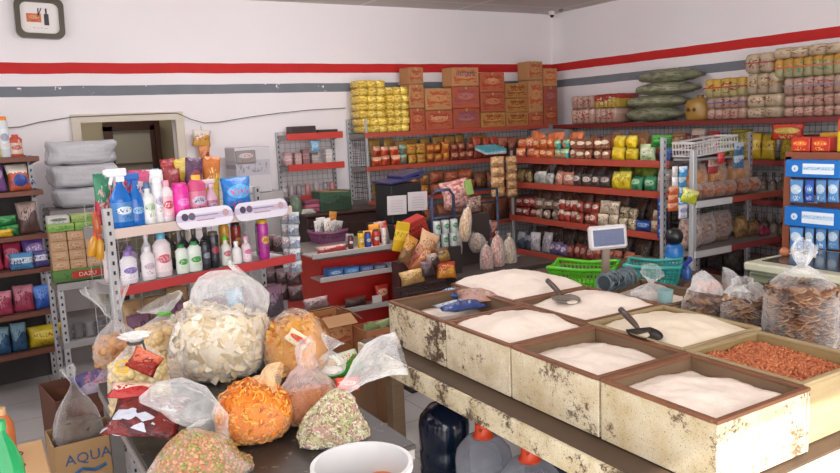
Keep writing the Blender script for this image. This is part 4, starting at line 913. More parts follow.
# aerosol with round black cap
t_ = thing('spray_bottle', 'blue spray bottle with a large round black cap behind teal basket', 'bottle', (at_z(674, 272, .86).x, at_z(674, 272, .86).y, .846))
ob('body', lathe([(.05, 0), (.054, .01), (.054, .17), (.042, .19), (.03, .195)], 24), mat('#1c64a8', .3), t_); ob('cap', lathe([(.03, .19), (.046, .205), (.055, .235), (.052, .262), (.035, .285), (0, .293)], 24), mat('#17171b', .35), t_)
ob('label_band', lathe([(.055, .04), (.055, .14)], 24), printed('#2c78c0', '#a8d0e8', '#d8e8f0', 'band', .3, 0), t_)
p = at_z(687, 262, .95); t_ = thing('spray_bottle', 'small dark blue nozzle bottle right of the round-capped bottle', 'bottle', (p.x+.0, p.y, .846)); ob('body', lathe([(.025, 0), (.027, .06), (.012, .08)]), mat('#2c5ca0', .3), t_); bm = bmesh.new(); bbox(bm, 0, 0, .1, .09, .02, .03, .004, rot=Matrix.Rotation(-.5, 3, 'Y')); ob('trigger', mesh_of(bm), mat('#2c3c8c', .4), t_)
# fruit bowl behind
t_ = thing('wooden_bowl', 'shallow brown bowl of orange fruit left of the snack bags', 'bowl', (3.40, 2.62, .846))
ob('bowl_body', lathe([(.06, 0), (.07, .004), (.13, .05), (.135, .055), (.125, .052), (.065, .012), (0, .01)], 28), mat('#6c4430', .5), t_)
for i, (dx, dy) in enumerate([(-.03, -.03), (.045, .01), (-.02, .05)]):
    o = ob('orange_fruit', lathe([(0, 0), (.02, .004), (.036, .02), (.04, .036), (.034, .056), (.018, .068), (0, .066)], 18), mat('#c85c24', .45, 0, .1, 60), None, (3.40+dx, 2.62+dy, .860)); reg(o, 'fruit', ('orange fruits', ''), 'in the brown bowl', 'fruit')

# ================================================================== BAGS
def sample_loft(rings, u, k):
    n = len(rings)-1; i = min(n-1, int(u*n)); f = u*n-i; seg = len(rings[0]); a = int(k) % seg; b = (a+1) % seg; g_ = k-int(k)
    p = rings[i][a].lerp(rings[i][b], g_).lerp(rings[i+1][a].lerp(rings[i+1][b], g_), f)
    nrm = (rings[i][b]-rings[i][a]).cross(rings[i+1][a]-rings[i][a]); c = sum((q for q in rings[i]), Vector())/seg
    nrm = nrm.normalized() if nrm.length > 1e-9 else Vector((0, 0, 1))
    if nrm.dot(p-c) < 0: nrm = -nrm
    return p, nrm
_bi = bmesh.new(); bmesh.ops.create_icosphere(_bi, subdivisions=1, radius=1); ICO_V = [v.co.copy() for v in _bi.verts]; ICO_F = [[v.index for v in f.verts] for f in _bi.faces]; _bi.free()
def piece(bm, p, q, kind, s, R, mi):
    vs = []
    if kind == 'chip':
        n = 7; c = bm.verts.new(p+q@Vector((0, 0, s*.15))); ring = []
        for k in range(n):
            a = 2*pi*k/n; r_ = s*R.uniform(.75, 1.15); ring.append(bm.verts.new(p+q@Vector((r_*math.cos(a), r_*math.sin(a)*.85, s*.18*math.sin(a*2+s*50)))))
        for k in range(n): f = bm.faces.new((c, ring[k], ring[(k+1) % n])); f.material_index = mi; f.smooth = True
    elif kind == 'ball':
        vs = [bm.verts.new(q@Vector((c.x*s, c.y*.9*s, c.z*.8*s))+p) for c in ICO_V]
        for f_ in ICO_F: f = bm.faces.new([vs[k] for k in f_]); f.material_index = mi; f.smooth = True
    elif kind == 'curl':
        L = s; pts = [p+q@Vector((L*math.cos(t)*.8, L*math.sin(t)*.8, L*.25*t)) for t in (0, .6, 1.2, 1.8, 2.4)]
        tube(bm, pts, [s*.14, s*.2, s*.22, s*.2, s*.12], 5, mi)
    elif kind == 'ring':
        pts = [p+q@Vector((s*math.cos(t), s*math.sin(t), 0)) for t in [2*pi*k/7 for k in range(8)]]; tube(bm, pts, s*.42, 5, mi, cap=False)
    elif kind == 'disc':
        tube(bm, [p-q@Vector((0, 0, s*.14)), p+q@Vector((0, 0, s*.14))], s, 9, mi)
PROF = [(0, .72), (.05, .9), (.16, 1.0), (.34, 1.03), (.5, .98), (.64, .84), (.76, .62), (.86, .38), (.94, .2), (1.0, .12)]
def bag(name, label, loc, rx, ry, h, kind, colors, size, n, flare=None, lean=(0, 0), fill=.80, alpha=.14, seed=0, rz=0, cat='snack bag', tie=None, prof=PROF, core=None, fa=None, tint='#ffffff', amp=.10, flare_amp=.30, dome=False, fprof=((.12, .35), (.3, .55), (.55, .85), (.8, 1.0), (1.0, 1.02))):
    t = thing(name, label, cat, loc, rz); R = random.Random(seed+11)
    path = [(lean[0]*u*u, lean[1]*u*u, h*u) for u, _ in prof]; rad = [(rx*r, ry*r) for _, r in prof]
    nb = len(path)
    # contents
    q_ = [i for i, (u, _) in enumerate(prof) if u <= fill+.001]
    crings = loft_pts([path[i] for i in q_], [(rad[i][0]*.94, rad[i][1]*.94) for i in q_], amp=amp, seed=seed)
    top = sum(crings[-1], Vector())/len(crings[-1])
    crings.append([top+(p-top)*.45+Vector((0, 0, .012)) for p in crings[-1]])
    crings = [[p+Vector((0, 0, .006)) for p in r_] for r_ in crings]
    bm = bmesh.new(); skin(bm, [[(p-Vector((0, 0, 0))) for p in r_] for r_ in crings]); me = mesh_of(bm, True)
    c_ = ob('contents', me, mat(core or colors[0], .7, 0, .5, 40, .2), t)
    bm = bmesh.new()
    for i in range(n):
        u = R.random()**.85*.999; p, nr = sample_loft(crings, u, R.random()*28)
        jit = Vector((R.uniform(-1, 1), R.uniform(-1, 1), R.uniform(-1, 1)))*(.42 if kind == 'chip' else .6); d = (nr+jit).normalized(); q = d.to_track_quat('Z', 'Y').to_matrix()@Matrix.Rotation(R.uniform(0, 6.28), 3, 'Z')
        piece(bm, p-nr*size*(.1 if kind in ('ball', 'ring') else (.45 if kind == 'curl' else .15)), q, kind, size*R.uniform(.75, 1.2), R, R.randrange(len(colors)))
    me = bpy.data.meshes.new('pieces'); bm.to_mesh(me); bm.free()
    for c in colors: me.materials.append(mat(c, .6, 0, .15, 60, .15))
    if n: o = ob('snack_pieces', me, None, c_); o['kind'] = 'stuff'
    # film
    P = list(path); Rr = list(rad)
    if flare is not None:
        v, (fr_a, fr_b) = flare; base_ = Vector(path[-1]); v = Vector(v)
        for k, (s_, g_) in enumerate(fprof):
            P.append(base_+v*s_+Vector((0, 0, .0)) + (Vector((0, 0, v.length*.12*math.sin(s_*pi))) )); Rr.append((fr_a*g_, fr_b*g_))
    fr_ = loft_pts(P, Rr, seg=40, amp=amp, seed=seed, freq=2.4)
    for i in range(nb, len(fr_)):
        c = sum(fr_[i], Vector())/40
        for k in range(40): w_ = noise.noise(Vector((k*.55, i*.4, seed*3)))*flare_amp; fr_[i][k] = c+(fr_[i][k]-c)*(1+w_)
    si = max(q_)+1 if max(q_)+1 < nb else nb
    if dome and si < nb:
        bm = bmesh.new(); skin(bm, fr_[:si+1], True, False); ob('plastic_film', mesh_of(bm, True), film(alpha, tint), t)
        bm = bmesh.new(); skin(bm, fr_[si:], False, False); ob('bag_neck', mesh_of(bm, True), film(fa, tint), t)
    else:
        bm = bmesh.new(); skin(bm, fr_[:nb], True, False); ob('plastic_film', mesh_of(bm, True), film(alpha, tint), t)
        if flare is not None:
            bm = bmesh.new(); skin(bm, fr_[nb-1:], False, False); ob('bag_neck', mesh_of(bm, True), film(fa if fa is not None else alpha+.2, tint), t)
    if tie:
        bm = bmesh.new(); r_ = rad[-1][0]*1.25; p = Vector(path[-1]); tube(bm, [p+Vector((r_*math.cos(a), r_*math.sin(a), 0)) for a in [2*pi*k/10 for k in range(11)]], .006, 6)
        tube(bm, [p+Vector((r_*.8, -r_, 0)), p+Vector((r_*1.1, -r_*1.4, -.04))], .004, 5); ob('tie', mesh_of(bm, True), mat(tie, .4), t)
    return t
def tz(px, py, z=.80): return at_z(px, py, z)
TT = .80
# ---------- black front table ----------
t_ = thing('front_table', 'black-topped table covered with bags of snacks in front', 'table', (.38, 2.07, 0))
bm = bmesh.new(); bbox(bm, .405, .66, TT-.012, .79, 1.36, .02, .003)
g = NT('scuffed_black_top'); g.set(.45); P_ = g.coord('World'); g.base(g.mix(g.math('GREATER_THAN', g.noise(P_, 22, 5, .7), .62), g.mix(g.noise(P_, 5, 4), col('#211e1d'), col('#342e2b')), col('#6c6058'))); g.bump(g.noise(P_, 30, 4), .15, .004)
ob('table_top', mesh_of(bm), g.m, t_)
bm = bmesh.new(); bbox(bm, .4, .66, TT-.04, .79, 1.35, .034); ob('apron', mesh_of(bm), mat('#8c8682', .5), t_)
for x, y in ((.05, .05), (.75, .05), (.05, 1.28), (.75, 1.28)): static_box('leg', x-.025, x+.025, y-.025, y+.025, 0, TT-.058, mat('#4a4644', .4, .3), parent=t_)
CH = ['#efe2cc', '#e4d2b2', '#f4ead8', '#dac49c']
def bl(px, py, back=0.0): p = tz(px, py); d = Vector((p.x, p.y, 0)).normalized(); return (p.x+d.x*back, p.y+d.y*back, TT)
bag('chip_bag', 'largest clear bag of broken cream crackers with crumpled white top', bl(226, 386, .18), .212, .17, .44, 'chip', CH, .036, 760, flare=((.01, 0, .015), (.06, .05)), lean=(.085, -.03), fill=.58, seed=1, fa=.20, alpha=.02, flare_amp=.5, dome=True, amp=.13,
    prof=[(0, .7), (.05, .9), (.17, 1.03), (.34, 1.05), (.47, .98), (.58, .84), (.68, .78), (.78, .80), (.88, .74), (.95, .55), (1, .25)])
bag('curl_bag', 'round bag of bright orange curls with twisted top at centre front', bl(256, 450, .11), .132, .115, .205, 'curl', ['#d87818', '#e89838', '#b85c10', '#e0a850'], .018, 1100, flare=((.05, -.04, .01), (.05, .045)), lean=(.03, -.02), fill=.94, seed=2, fa=.3, tint='#ffd8a8',
    prof=[(0, .55), (.06, .8), (.2, .98), (.42, 1.05), (.6, .98), (.76, .78), (.87, .5), (.95, .3), (1, .2)], alpha=.06)
bag('candy_bag', 'bag of green and pink rings with big clear flap rising right', bl(335, 447, .08), .125, .085, .165, 'ring', ['#c4ba94', '#a2ac78', '#d6d0ba', '#b88884', '#8c7058'], .0068, 2200, flare=((.185, -.07, .115), (.055, .115)), lean=(.045, -.01), fill=.86, seed=3, fa=.12,
    prof=[(0, 1.05), (.05, 1.06), (.25, .95), (.45, .78), (.65, .58), (.84, .38), (1, .2)], alpha=.0, flare_amp=.25)
bag('pea_bag', 'bag of pink and green peas slumped at bottom left of the table', (.53, 2.27, TT), .155, .12, .155, 'ball', ['#b88464', '#a87050', '#98904c', '#c89878', '#7c8440'], .0066, 3000, flare=((-.20, .17, .05), (.062, .04)), fprof=((.1, .7), (.25, 1.0), (.5, 1.0), (.75, .7), (1.0, .15)), lean=(.07, .03), fill=.70, seed=4, fa=.12, core='#a87858',
    prof=[(0, 1.08), (.06, 1.08), (.25, .94), (.45, .74), (.65, .52), (.84, .34), (1, .22)], alpha=.0, flare_amp=.3)
pk_ = bag('curl_bag', 'pinkish clear bag with red lettering holding orange curls, right of the round one', bl(310, 428, .1), .125, .10, .17, 'curl', ['#c87830', '#d88c44', '#b86420'], .016, 320, flare=((.05, .06, .03), (.08, .03)), lean=(.0, .02), fill=.55, seed=5, fa=.25, tint='#f4dcd8', dome=True,
    prof=[(0, .85), (.06, 1.0), (.3, 1.0), (.5, .93), (.7, .8), (.86, .6), (1, .42)], alpha=.10)
p = at_y(347, 385, 2.40); o = ob('printed_label', pillow(.09, .045, .004, 1), printed('#c8402c', '#e0a090', '#a82c20', 'logo', .4), None, (p.x, 2.40, p.z-.02), (-.4, .1, -.3)); attach(o, pk_, 'red printed patch')
ok_ = bag('chip_bag', 'orange chip bag with red and teal print behind the cracker bag', bl(299, 378, .12), .145, .10, .275, 'chip', ['#d89434', '#e0a858', '#c87820'], .024, 420, lean=(-.02, .0), fill=.86, seed=6, alpha=.06, tint='#f8e8d8',
    prof=[(0, .85), (.06, 1.0), (.3, 1.03), (.5, .98), (.66, .85), (.8, .66), (.92, .42), (1, .16)])
p = at_y(293, 338, 2.86); o = ob('printed_label', pillow(.11, .06, .006, 2), printed('#e0c8a8', '#d8402c', '#3c9c88', 'logo', .3), None, (p.x, 2.86, p.z-.03), (.25, .7, -.2)); attach(o, ok_, 'red and teal print')
t_ = bag('plastic_bag', 'crumpled empty clear bag right of the orange chip bag', bl(332, 380, .1), .06, .06, .10, 'chip', ['#e8e0d8'], .02, 0, flare=((.02, .0, .05), (.05, .04)), seed=7, fill=.06, fa=.12, alpha=.12)
BE = ['#dcb880', '#e4c898', '#d0a468']
bag('puff_bag', 'bag of pale round puffs behind the cracker bag, green tie', bl(170, 374, .12), .155, .11, .25, 'ball', BE, .024, 260, flare=((-.01, .02, .05), (.11, .06)), tie='#58b830', seed=8, fa=.15, alpha=.06,
    prof=[(0, .85), (.06, 1.0), (.3, 1.03), (.5, .98), (.7, .86), (.82, .6), (.92, .3), (1, .14)])
bag('puff_bag', 'tall clear bag with a wide open top at the back left of the table', bl(120, 372, .12), .105, .10, .22, 'ball', ['#c08850', '#cc9860', '#a87040'], .02, 160, flare=((-.02, .04, .17), (.095, .085)), seed=9, fa=.0, alpha=.06, fill=.5)
tn_ = bag('puff_bag', 'tan printed bag of pale puffs with white knotted top at left', (.475, 2.90, TT), .105, .09, .285, 'ball', ['#d4bc84', '#c8ac70', '#dcc898'], .019, 360, flare=((.0, .0, .03), (.055, .05)), seed=10, fa=.6, alpha=.06, fill=.8,
    prof=[(0, .9), (.06, 1.0), (.3, 1.03), (.5, 1.0), (.7, .94), (.82, .7), (.92, .4), (1, .2)], tie='#3c3838')
p = at_y(138, 362, 2.78); o = ob('printed_label', pillow(.11, .085, .008, 3), printed('#8c2c24', '#b85838', '#6c1c1c', 'wave', .25, .5), None, (p.x, 2.79, p.z-.04), (.1, .6, -.2)); attach(o, tn_, 'dark red printed panel')
p = at_y(122, 368, 2.78); o = ob('lettering', text_mesh('G', .075), mat('#d8a018', .4), None, (p.x, 2.785, p.z), (.1, .1, -.25)); attach(o, tn_, 'yellow printed letter')
o = ob('snack_bag', pillow(.26, .19, .08, 2), printed('#6c1c18', '#4c1418', '#b8bcc8', 'mottle', .22, .5), None, (.395, 2.56, TT+.05), (-1.15, .1, -.55)); tag(o, 'dark red and white snack bag lying at the left table edge', 'snack bag')
o = ob('snack_bag', pillow(.15, .07, .03, 1), printed('#a8302c', '#d8b8a8', '#8c1c1c', 'wave', .22, .5), None, (.40, 2.72, TT+.135), (-1.0, .1, -.5)); tag(o, 'thin red and white bag tip above the dark red one', 'snack bag')
bag('chip_bag', 'pinkish clear bag squeezed left of the cracker bag', bl(190, 386, .10), .085, .08, .22, 'chip', ['#dccab0', '#d0bc9c'], .022, 160, flare=((.0, .03, .04), (.06, .05)), seed=13, fa=.2, alpha=.12, fill=.5, tint='#f0e0e0')

# white bucket
t_ = thing('white_bucket', 'white plastic bucket with an orange lid piece inside, front centre', 'bucket', (.845, 1.775, .64))
ob('bucket_body', lathe([(.10, 0), (.112, .01), (.135, .27), (.142, .275), (.142, .29), (.13, .29), (.128, .27), (.105, .02), (0, .015)], 48), mat('#c8c8c8', .35), t_)
o = ob('orange_scoop', lathe([(0, 0), (.05, .0), (.055, .02), (.045, .19), (0, .20)], 24), mat('#d87838', .4), None, (.885, 1.80, .657)); tag(o, 'orange plastic cup standing in the white bucket', 'cup'); _p = at_z(383, 474, .857); o.location = (_p.x, _p.y, .657)
t_ = thing('plastic_stool', 'plastic stool under the white bucket', 'stool', (.845, 1.775, 0)); ob('seat', box_mesh(.3, .3, .04, .01), mat('#8c3c34', .5), t_, (0, 0, .598))
for x in (-.11, .11):
    for y in (-.11, .11): ob('leg', box_mesh(.04, .04, .598), mat('#8c3c34', .5), t_, (x, y, 0))

# woven-looking bags of stacked crackers
def cracker_bag(x, y, R_, hb, seed, label, neck, rc=.0195):
    t = thing('cracker_bag', label, 'snack bag', (x, y, TZ0)); R = random.Random(seed)
    bm = bmesh.new(); lay = int(hb/.0135)
    for L in range(lay):
        z = .012+L*.0135; rr = (R_-rc*.95)*(1-.18*max(0, (z/hb-.75)*4)**2*.6); k = max(5, int(2*pi*rr/(rc*1.15)))
        for i in range(k):
            a = 2*pi*(i+(L % 2)*.5)/k; d = Vector((math.cos(a), math.sin(a), 0)); q = (Vector((0, 0, 1))+d*R.uniform(.1, .5)+Vector((-d.y, d.x, 0))*R.choice((-.35, .35))).normalized().to_track_quat('Z', 'Y').to_matrix()
            piece(bm, Vector((rr*d.x, rr*d.y, z)), q, 'disc', rc*R.uniform(.9, 1.08), R, R.randrange(4))
    me = bpy.data.meshes.new('crackers'); bm.to_mesh(me); bm.free()
    for c in ('#84583a', '#6c442a', '#9c7450', '#4e3020'): me.materials.append(mat(c, .55, 0, .1, 60, .2))
    o = ob('stacked_crackers', me, None, t); o['kind'] = 'stuff'
    ob('contents', lathe([(R_*.72, .004), (R_*.76, hb*.5), (R_*.6, hb*.93), (0, hb*.95)]), mat('#6c4028', .7), t)
    prof = [(0, 1), (hb*.5, 1.03), (hb*.85, 1.0), (hb*1.0, .84)]+neck[0]
    fr_ = loft_pts([(dx, dy, z) for z, r, dx, dy in [(p[0], p[1], (p[2] if len(p) > 2 else 0), (p[3] if len(p) > 3 else 0)) for p in prof]], [(R_*p[1], R_*p[1]) for p in prof], seg=36, amp=.05, seed=seed)
    for i in range(4, len(fr_)):
        c = sum(fr_[i], Vector())/36
        for k in range(36): fr_[i][k] = c+(fr_[i][k]-c)*(1+noise.noise(Vector((k*.6, i*.4, seed)))*.45)
    bm = bmesh.new(); skin(bm, fr_[:5], True, False); ob('plastic_film', mesh_of(bm, True), film(.03), t)
    bm = bmesh.new(); skin(bm, fr_[4:], False, False); ob('bag_neck', mesh_of(bm, True), film(neck[1]), t)
    return t
cracker_bag(2.88, 1.775, .145, .37, 21, 'tallest clear bag of stacked brown crackers tied with a white knot', ([(.42, .42), (.445, .13), (.47, .20), (.50, .30, -.01), (.515, .34, .02)]  , .20), .021)
cracker_bag(2.87, 2.03, .100, .27, 22, 'middle clear bag of stacked brown crackers with loose crumpled top', ([(.28, .84, -.0), (.30, .62, -.01), (.322, .38, -.02), (.345, .42, -.03)], .22))
cracker_bag(2.86, 2.235, .098, .24, 23, 'smallest brown cracker bag with loose crumpled top, left of the three', ([(.255, .82), (.28, .66, .01), (.31, .42, .02, .03), (.33, .3, .02, .05)], .25))
bag('plastic_bag', 'empty crumpled clear bag lying on the low third-row bin', (2.86, 2.55, .925), .11, .09, .09, 'chip', ['#c8c4c0'], .02, 0, flare=((.03, .02, .05), (.06, .05)), seed=31, fill=.05, fa=.12, alpha=.12)
o = ob('plastic_cup', lathe([(.03, 0), (.038, .09), (.036, .09), (.028, .004), (0, .003)], 20), tinted('#a8c8c8', .55), None, (2.79, 2.40, .925)); tag(o, 'small pale teal cup in front of the crumpled clear bag', 'cup')
bag('plastic_bag', 'loose clear bag spread behind the three cracker bags', (3.26, 2.33, .80), .13, .10, .17, 'chip', ['#b8b0a8'], .02, 0, flare=((-.06, .05, .02), (.07, .05)), seed=32, fill=.05, fa=.15, alpha=.18)
o = ob('storage_carton', box_mesh(.34, .34, .795, .006), mat('#6c5440', .7, 0, .1), None, (3.33, 2.20, 0)); tag(o, 'brown carton under the loose clear bag beside the chest', 'box')

# ================================================================== TOILETRY STAND
FT = Fr(.60, 3.98, math.radians(15)); WT = 1.10
shelving('toiletry_stand', 'perforated steel stand with two shelves of toiletries behind the snack bags', FT, WT, .36, [1.385, 1.09, .72, .38], [mat('#d0bcb4', .45), mat('#b83a3c', .45), RED, RED], post_h=1.50, lip_h=.05, meshcol='#b0b0b0', plate='#c8c4c4', posts=(1.1,))
bm = bmesh.new(); 
st_par = [o for o in C.objects if o.name.startswith('toiletry_stand')][0]
for x in (0.0, .60): ob('post', box_mesh(.045, .03, 1.5), STEEL, st_par, (x-.02, .40 if x else -.0, 0))
def lT(px, py=200): # local x along the stand's front line
    d = ray(px, py); n = Vector((-math.sin(FT.rz), math.cos(FT.rz), 0)); P0 = Vector((FT.x, FT.y, 0)); k = (P0-Vector((0, 0, 0))).dot(n)/Vector((d.x, d.y, 0)).dot(n); p = Vector((d.x*k, d.y*k, 0))-P0
    return p.dot(Vector((math.cos(FT.rz), math.sin(FT.rz), 0)))
US, LS = 'on upper shelf of toiletry stand', 'on lower shelf of toiletry stand'
def B(px, z, h, r, body, cap, label, kind, name, label_text, cat='bottle', y=.07, rz=0, mt=None):
    t = bottle(FT, lT(px), y, z+.003, h, r, body, cap, label, kind, name, key=(label_text, px), desc=label_text, place='', rz=rz, mt=mt)
    REG.pop((label_text, px)); tag(t, label_text, cat); return t
blu = tinted('#1c70c8', .75)
B(127, 1.385, .31, .055, '', '#e8e8ec', ('#4c88c8', '#d8e4f0', '#2858a0'), 'spray', 'spray_bottle', 'leftmost blue spray bottle with white trigger on the toiletry stand', mt=blu)
B(142, 1.385, .28, .040, '', '#2c68b8', ('#2c68b8', '#88b8e0', '#1c4888'), 'spray', 'spray_bottle', 'slim blue spray bottle, second from the left on the toiletry stand', mt=blu)
B(154, 1.385, .22, .036, '#d8dcdc', '#44688c', ('#e0e0dc', '#b8ccb0', '#68886c'), 'slim', 'lotion_bottle', 'white bottle with dark blue cap right of the blue sprays')
B(164, 1.385, .235, .027, '#dcdce0', '#e8e8ec', ('#e0e0e4', '#b0b8d0', '#c05870'), 'can', 'aerosol_can', 'slim white aerosol can right of the dark-capped bottle')
B(173, 1.385, .22, .038, '#e0d8dc', '#e8a0b4', ('#e0a8b4', '#b83850', '#e8e0e0'), 'lotion', 'lotion_bottle', 'white bottle with pink cap and red label on the upper shelf')
B(187, 1.385, .20, .045, '#d83098', '#d83098', ('#d83098', '#e878c0', '#a81c70'), 'can', 'container', 'plain magenta cylinder container on the upper shelf')
B(204, 1.385, .235, .055, '#c8507c', '#e0b040', ('#d87898', '#c8c0d0', '#384890'), 'squat', 'lotion_bottle', 'pink jar with blue and yellow lid right of the magenta cylinder')
B(218, 1.385, .21, .036, '#c8a0b4', '#d8b8c8', ('#a86080', '#c8a8c0', '#586078'), 'spray', 'spray_bottle', 'small pale pink spray bottle at the right of the jar')
# bag row behind
cols_ = [('#b83048', '#c8a040', '#3c7c58'), ('#d04878', '#e8b0c0', '#a82850'), ('#d86c9c', '#e8c8d0', '#9c3868'), ('#48508c', '#c8b8c8', '#8c3868'), ('#8cb8d8', '#d0e0e8', '#3878b0'), ('#58a0d0', '#d0dce8', '#2868a0'), ('#8c2c34', '#b85040', '#5c1820'), ('#c8a42c', '#e0c860', '#985c18'), ('#c89c28', '#dcc050', '#8c5c20')]
nm_ = ['red and green', 'hot pink', 'pink and white', 'purple-blue', 'pale blue', 'sky blue', 'dark red', 'yellow', 'gold']
bc_ = [('#b83048', '#3c8c68', '#d8b0a8'), ('#c84060', '#e8a0b0', '#802040'), ('#d04878', '#e8b8c8', '#983060'), ('#503c80', '#c84868', '#d8d0dc'), ('#d05880', '#e8d0d8', '#4868a8'), ('#2c4c98', '#c0406c', '#d0d8e8'), ('#98c0d8', '#e0e8ec', '#4888b8'), ('#78b0d0', '#d8e0e8', '#3878a8'), ('#b86878', '#8c2c34', '#d8c8b8'), ('#682028', '#a83438', '#d8a050'), ('#5c3858', '#a04858', '#c8a8b8'), ('#c89c28', '#dcc050', '#8c5c20'), ('#d0a830', '#b86828', '#e8d080')]
bn_ = ['red and green', 'crimson', 'hot pink', 'purple and red', 'pink and white', 'dark blue and pink', 'pale blue', 'light blue', 'dusty pink and dark red', 'dark red', 'plum and rose', 'gold', 'gold and orange']
for i in range(13):
    px = 111+9.2*i; o = ob('detergent_bag', pillow(.115, .27 if i < 9 else .32, .07, i % 6), printed(*bc_[i], ['wave', 'logo', 'top'][i % 3], .22, .7), None, FT.w(lT(px)+.06, .225+.075*(i % 2), 1.39), (rnd.uniform(-.2, .05), rnd.uniform(-.16, .16), FT.rz+rnd.uniform(-.35, .35))); tag(o, bn_[i]+' refill bag in the row behind the upper shelf bottles', 'packet')
o = ob('detergent_bag', pillow(.20, .20, .10, 2), printed('#2878c8', '#58a8e0', '#c85078', 'logo', .2, .5), None, FT.w(lT(249), .12, 1.385), (-.05, 0, FT.rz)); tag(o, 'bright blue detergent pouch at the right of the upper shelf', 'packet')
# topper cards
for i, (a, b) in enumerate([(174, 231), (233, 286)]):
    xa, xb = lT(a, 215), lT(b, 215); bm = bmesh.new(); rrect(bm, xb-xa, .105, .05, -.003, .003, 8)
    o = ob('shelf_card', mesh_of(bm), printed('#d8d4e0', '#c0b8d0', '#c8a8b8', 'band', .4, 0), None, FT.w((xa+xb)/2, -.02, 1.395), (-.15, 0, FT.rz)); tag(o, ('left' if i == 0 else 'right')+' rounded white card on the upper rail of the toiletry stand', 'card')
    for q, (dx, c_) in enumerate([(-.36, '#484058'), (-.24, '#685870'), (.36, '#b89ca0')]): ob('card_print', lathe([(0, 0), (.018, .0), (.02, .003), (0, .004)]), mat(c_, .5), o, (dx*(xb-xa), -.004, .012), (pi/2, 0, 0))
    [ob('written_line', box_mesh(.16-.05*q, .001, .006, .0005), mat(['#8c84a0', '#b08c94'][q], .6), o, (.0, -.0045, .008-.024*q)) for q in range(2)]
# lower shelf
L2 = [(128, .17, .045, '#dcd8e0', '#8c70b0', ('#e0dce4', '#7868b0', '#b8a8d0'), 'lotion', 'white bottle with lilac cap and purple flower print, far left', .07),
 (121, .19, .04, '#c8b8b8', '#c0a8b0', ('#d0c0c0', '#b0a0b0', '#907890'), 'squat', 'greyish pink jar behind the far left white bottle', .2),
 (139, .18, .042, '#a898b8', '#7860a0', ('#b0a0c0', '#685898', '#d0c8d8'), 'lotion', 'purple-grey bottle between the two leftmost white ones, set back', .17),
 (148, .18, .038, '#e0dce0', '#dcdce4', ('#e0dce0', '#c8b8c8', '#b090a8'), 'lotion', 'plain white bottle with a white cap', .07),
 (155, .25, .028, '#e0dce0', '#e0dce0', ('#e0dce0', '#d0c8d0', '#c0b0b8'), 'slim', 'tall slim white bottle standing behind', .15),
 (165, .24, .05, '#e0d4d8', '#58a8c8', ('#e8d8dc', '#c86070', '#e0c0c8'), 'lotion', 'large white bottle with light blue cap and pink print', .09),
 (183, .16, .036, '#dce4dc', '#28904c', ('#dce8dc', '#3c9c48', '#b8d8a8'), 'squat', 'left white shampoo bottle with green cap', .07),
 (196, .165, .042, '#dce4dc', '#28904c', ('#dce8dc', '#3c9c48', '#a8cc98'), 'squat', 'wider white shampoo bottle with green cap', .07),
 (207, .16, .028, '#2c2c34', '#202028', ('#2c2c34', '#8890a0', '#484858'), 'can', 'short black can right of the green shampoos', .07),
 (217, .205, .032, '#26262c', '#585040', ('#26262c', '#a83048', '#585868'), 'can', 'tall black can with dull cap', .08),
 (228, .17, .03, '#d8d8d0', '#58b838', ('#dce0d8', '#d05070', '#98b8a0'), 'slim', 'white roll-on bottle with lime green cap', .07),
 (238, .13, .03, '#e4e0e0', '#e8e8e8', None, 'slim', 'short plain white bottle beside the lime-capped one', .06),
 (248, .15, .03, '#e0c8d4', '#e0a0bc', ('#e4d0d8', '#d06898', '#c0a0b0'), 'slim', 'white and pink bottle with pink cap', .06),
 (265, .235, .033, '#a8308c', '#c8981c', ('#a8308c', '#d8b030', '#7c1868'), 'can', 'tall magenta and gold can at the right end', .05),
 (240, .235, .03, '#c89020', '#b07c18', ('#c89428', '#903020', '#e0b848'), 'can', 'golden can standing behind the small white bottles', .2),
 (252, .22, .03, '#8c2c24', '#2c2428', ('#8c2c24', '#c89048', '#40201c'), 'can', 'dark red can standing behind the pink bottle', .2),
 (274, .20, .03, '#a8a8b0', '#404858', ('#b0b0b8', '#b03030', '#2c3c80'), 'can', 'grey can at the far right behind the magenta can', .17)]
for px, h, r, b_, c_, lb, kd, ds, y in L2: B(px, 1.09, h, r, b_, c_, lb, kd, 'toiletry_bottle' if kd != 'can' else 'aerosol_can', ds+', lower toiletry shelf', y=y)
for i, px in enumerate([176, 190, 203, 214, 226]): B(px, 1.09, .21, .03, '#3c3c40', '#6c5c50', ('#4c4848', '#8c7c60', '#303030'), 'slim', 'toiletry_bottle', ['first', 'second', 'third', 'fourth', 'fifth'][i]+' from left of five dark bottles at the back, lower toiletry shelf', y=.26)
# items under, seen through the mesh
packrow(FT, .72, .05, 1.05, ('#4c4048', '#7c5870', '#303038'), 'detergent_packet', 'dim purple packets', 'on third shelf of toiletry stand', 'wave', .14, .2, .08)
packrow(FT, .72, .62, .72, ('#2878b0', '#88b8d8', '#1c4c88'), 'detergent_packet', 'bright blue packet', 'on third shelf of toiletry stand', 'wave', .1, .22, .05, y=.0)
packrow(FT, .72, .1, .5, ('#8c6c50', '#b08c64', '#5c4438'), 'snack_packet', 'brown packets', 'behind, third shelf of toiletry stand', 'wave', .14, .24, .07, y=.22)
packrow(FT, .38, .05, 1.05, ('#40404c', '#5c5868', '#2c2c34'), 'detergent_packet', 'grey packets', 'on bottom shelf of toiletry stand', 'wave', .16, .2, .08)
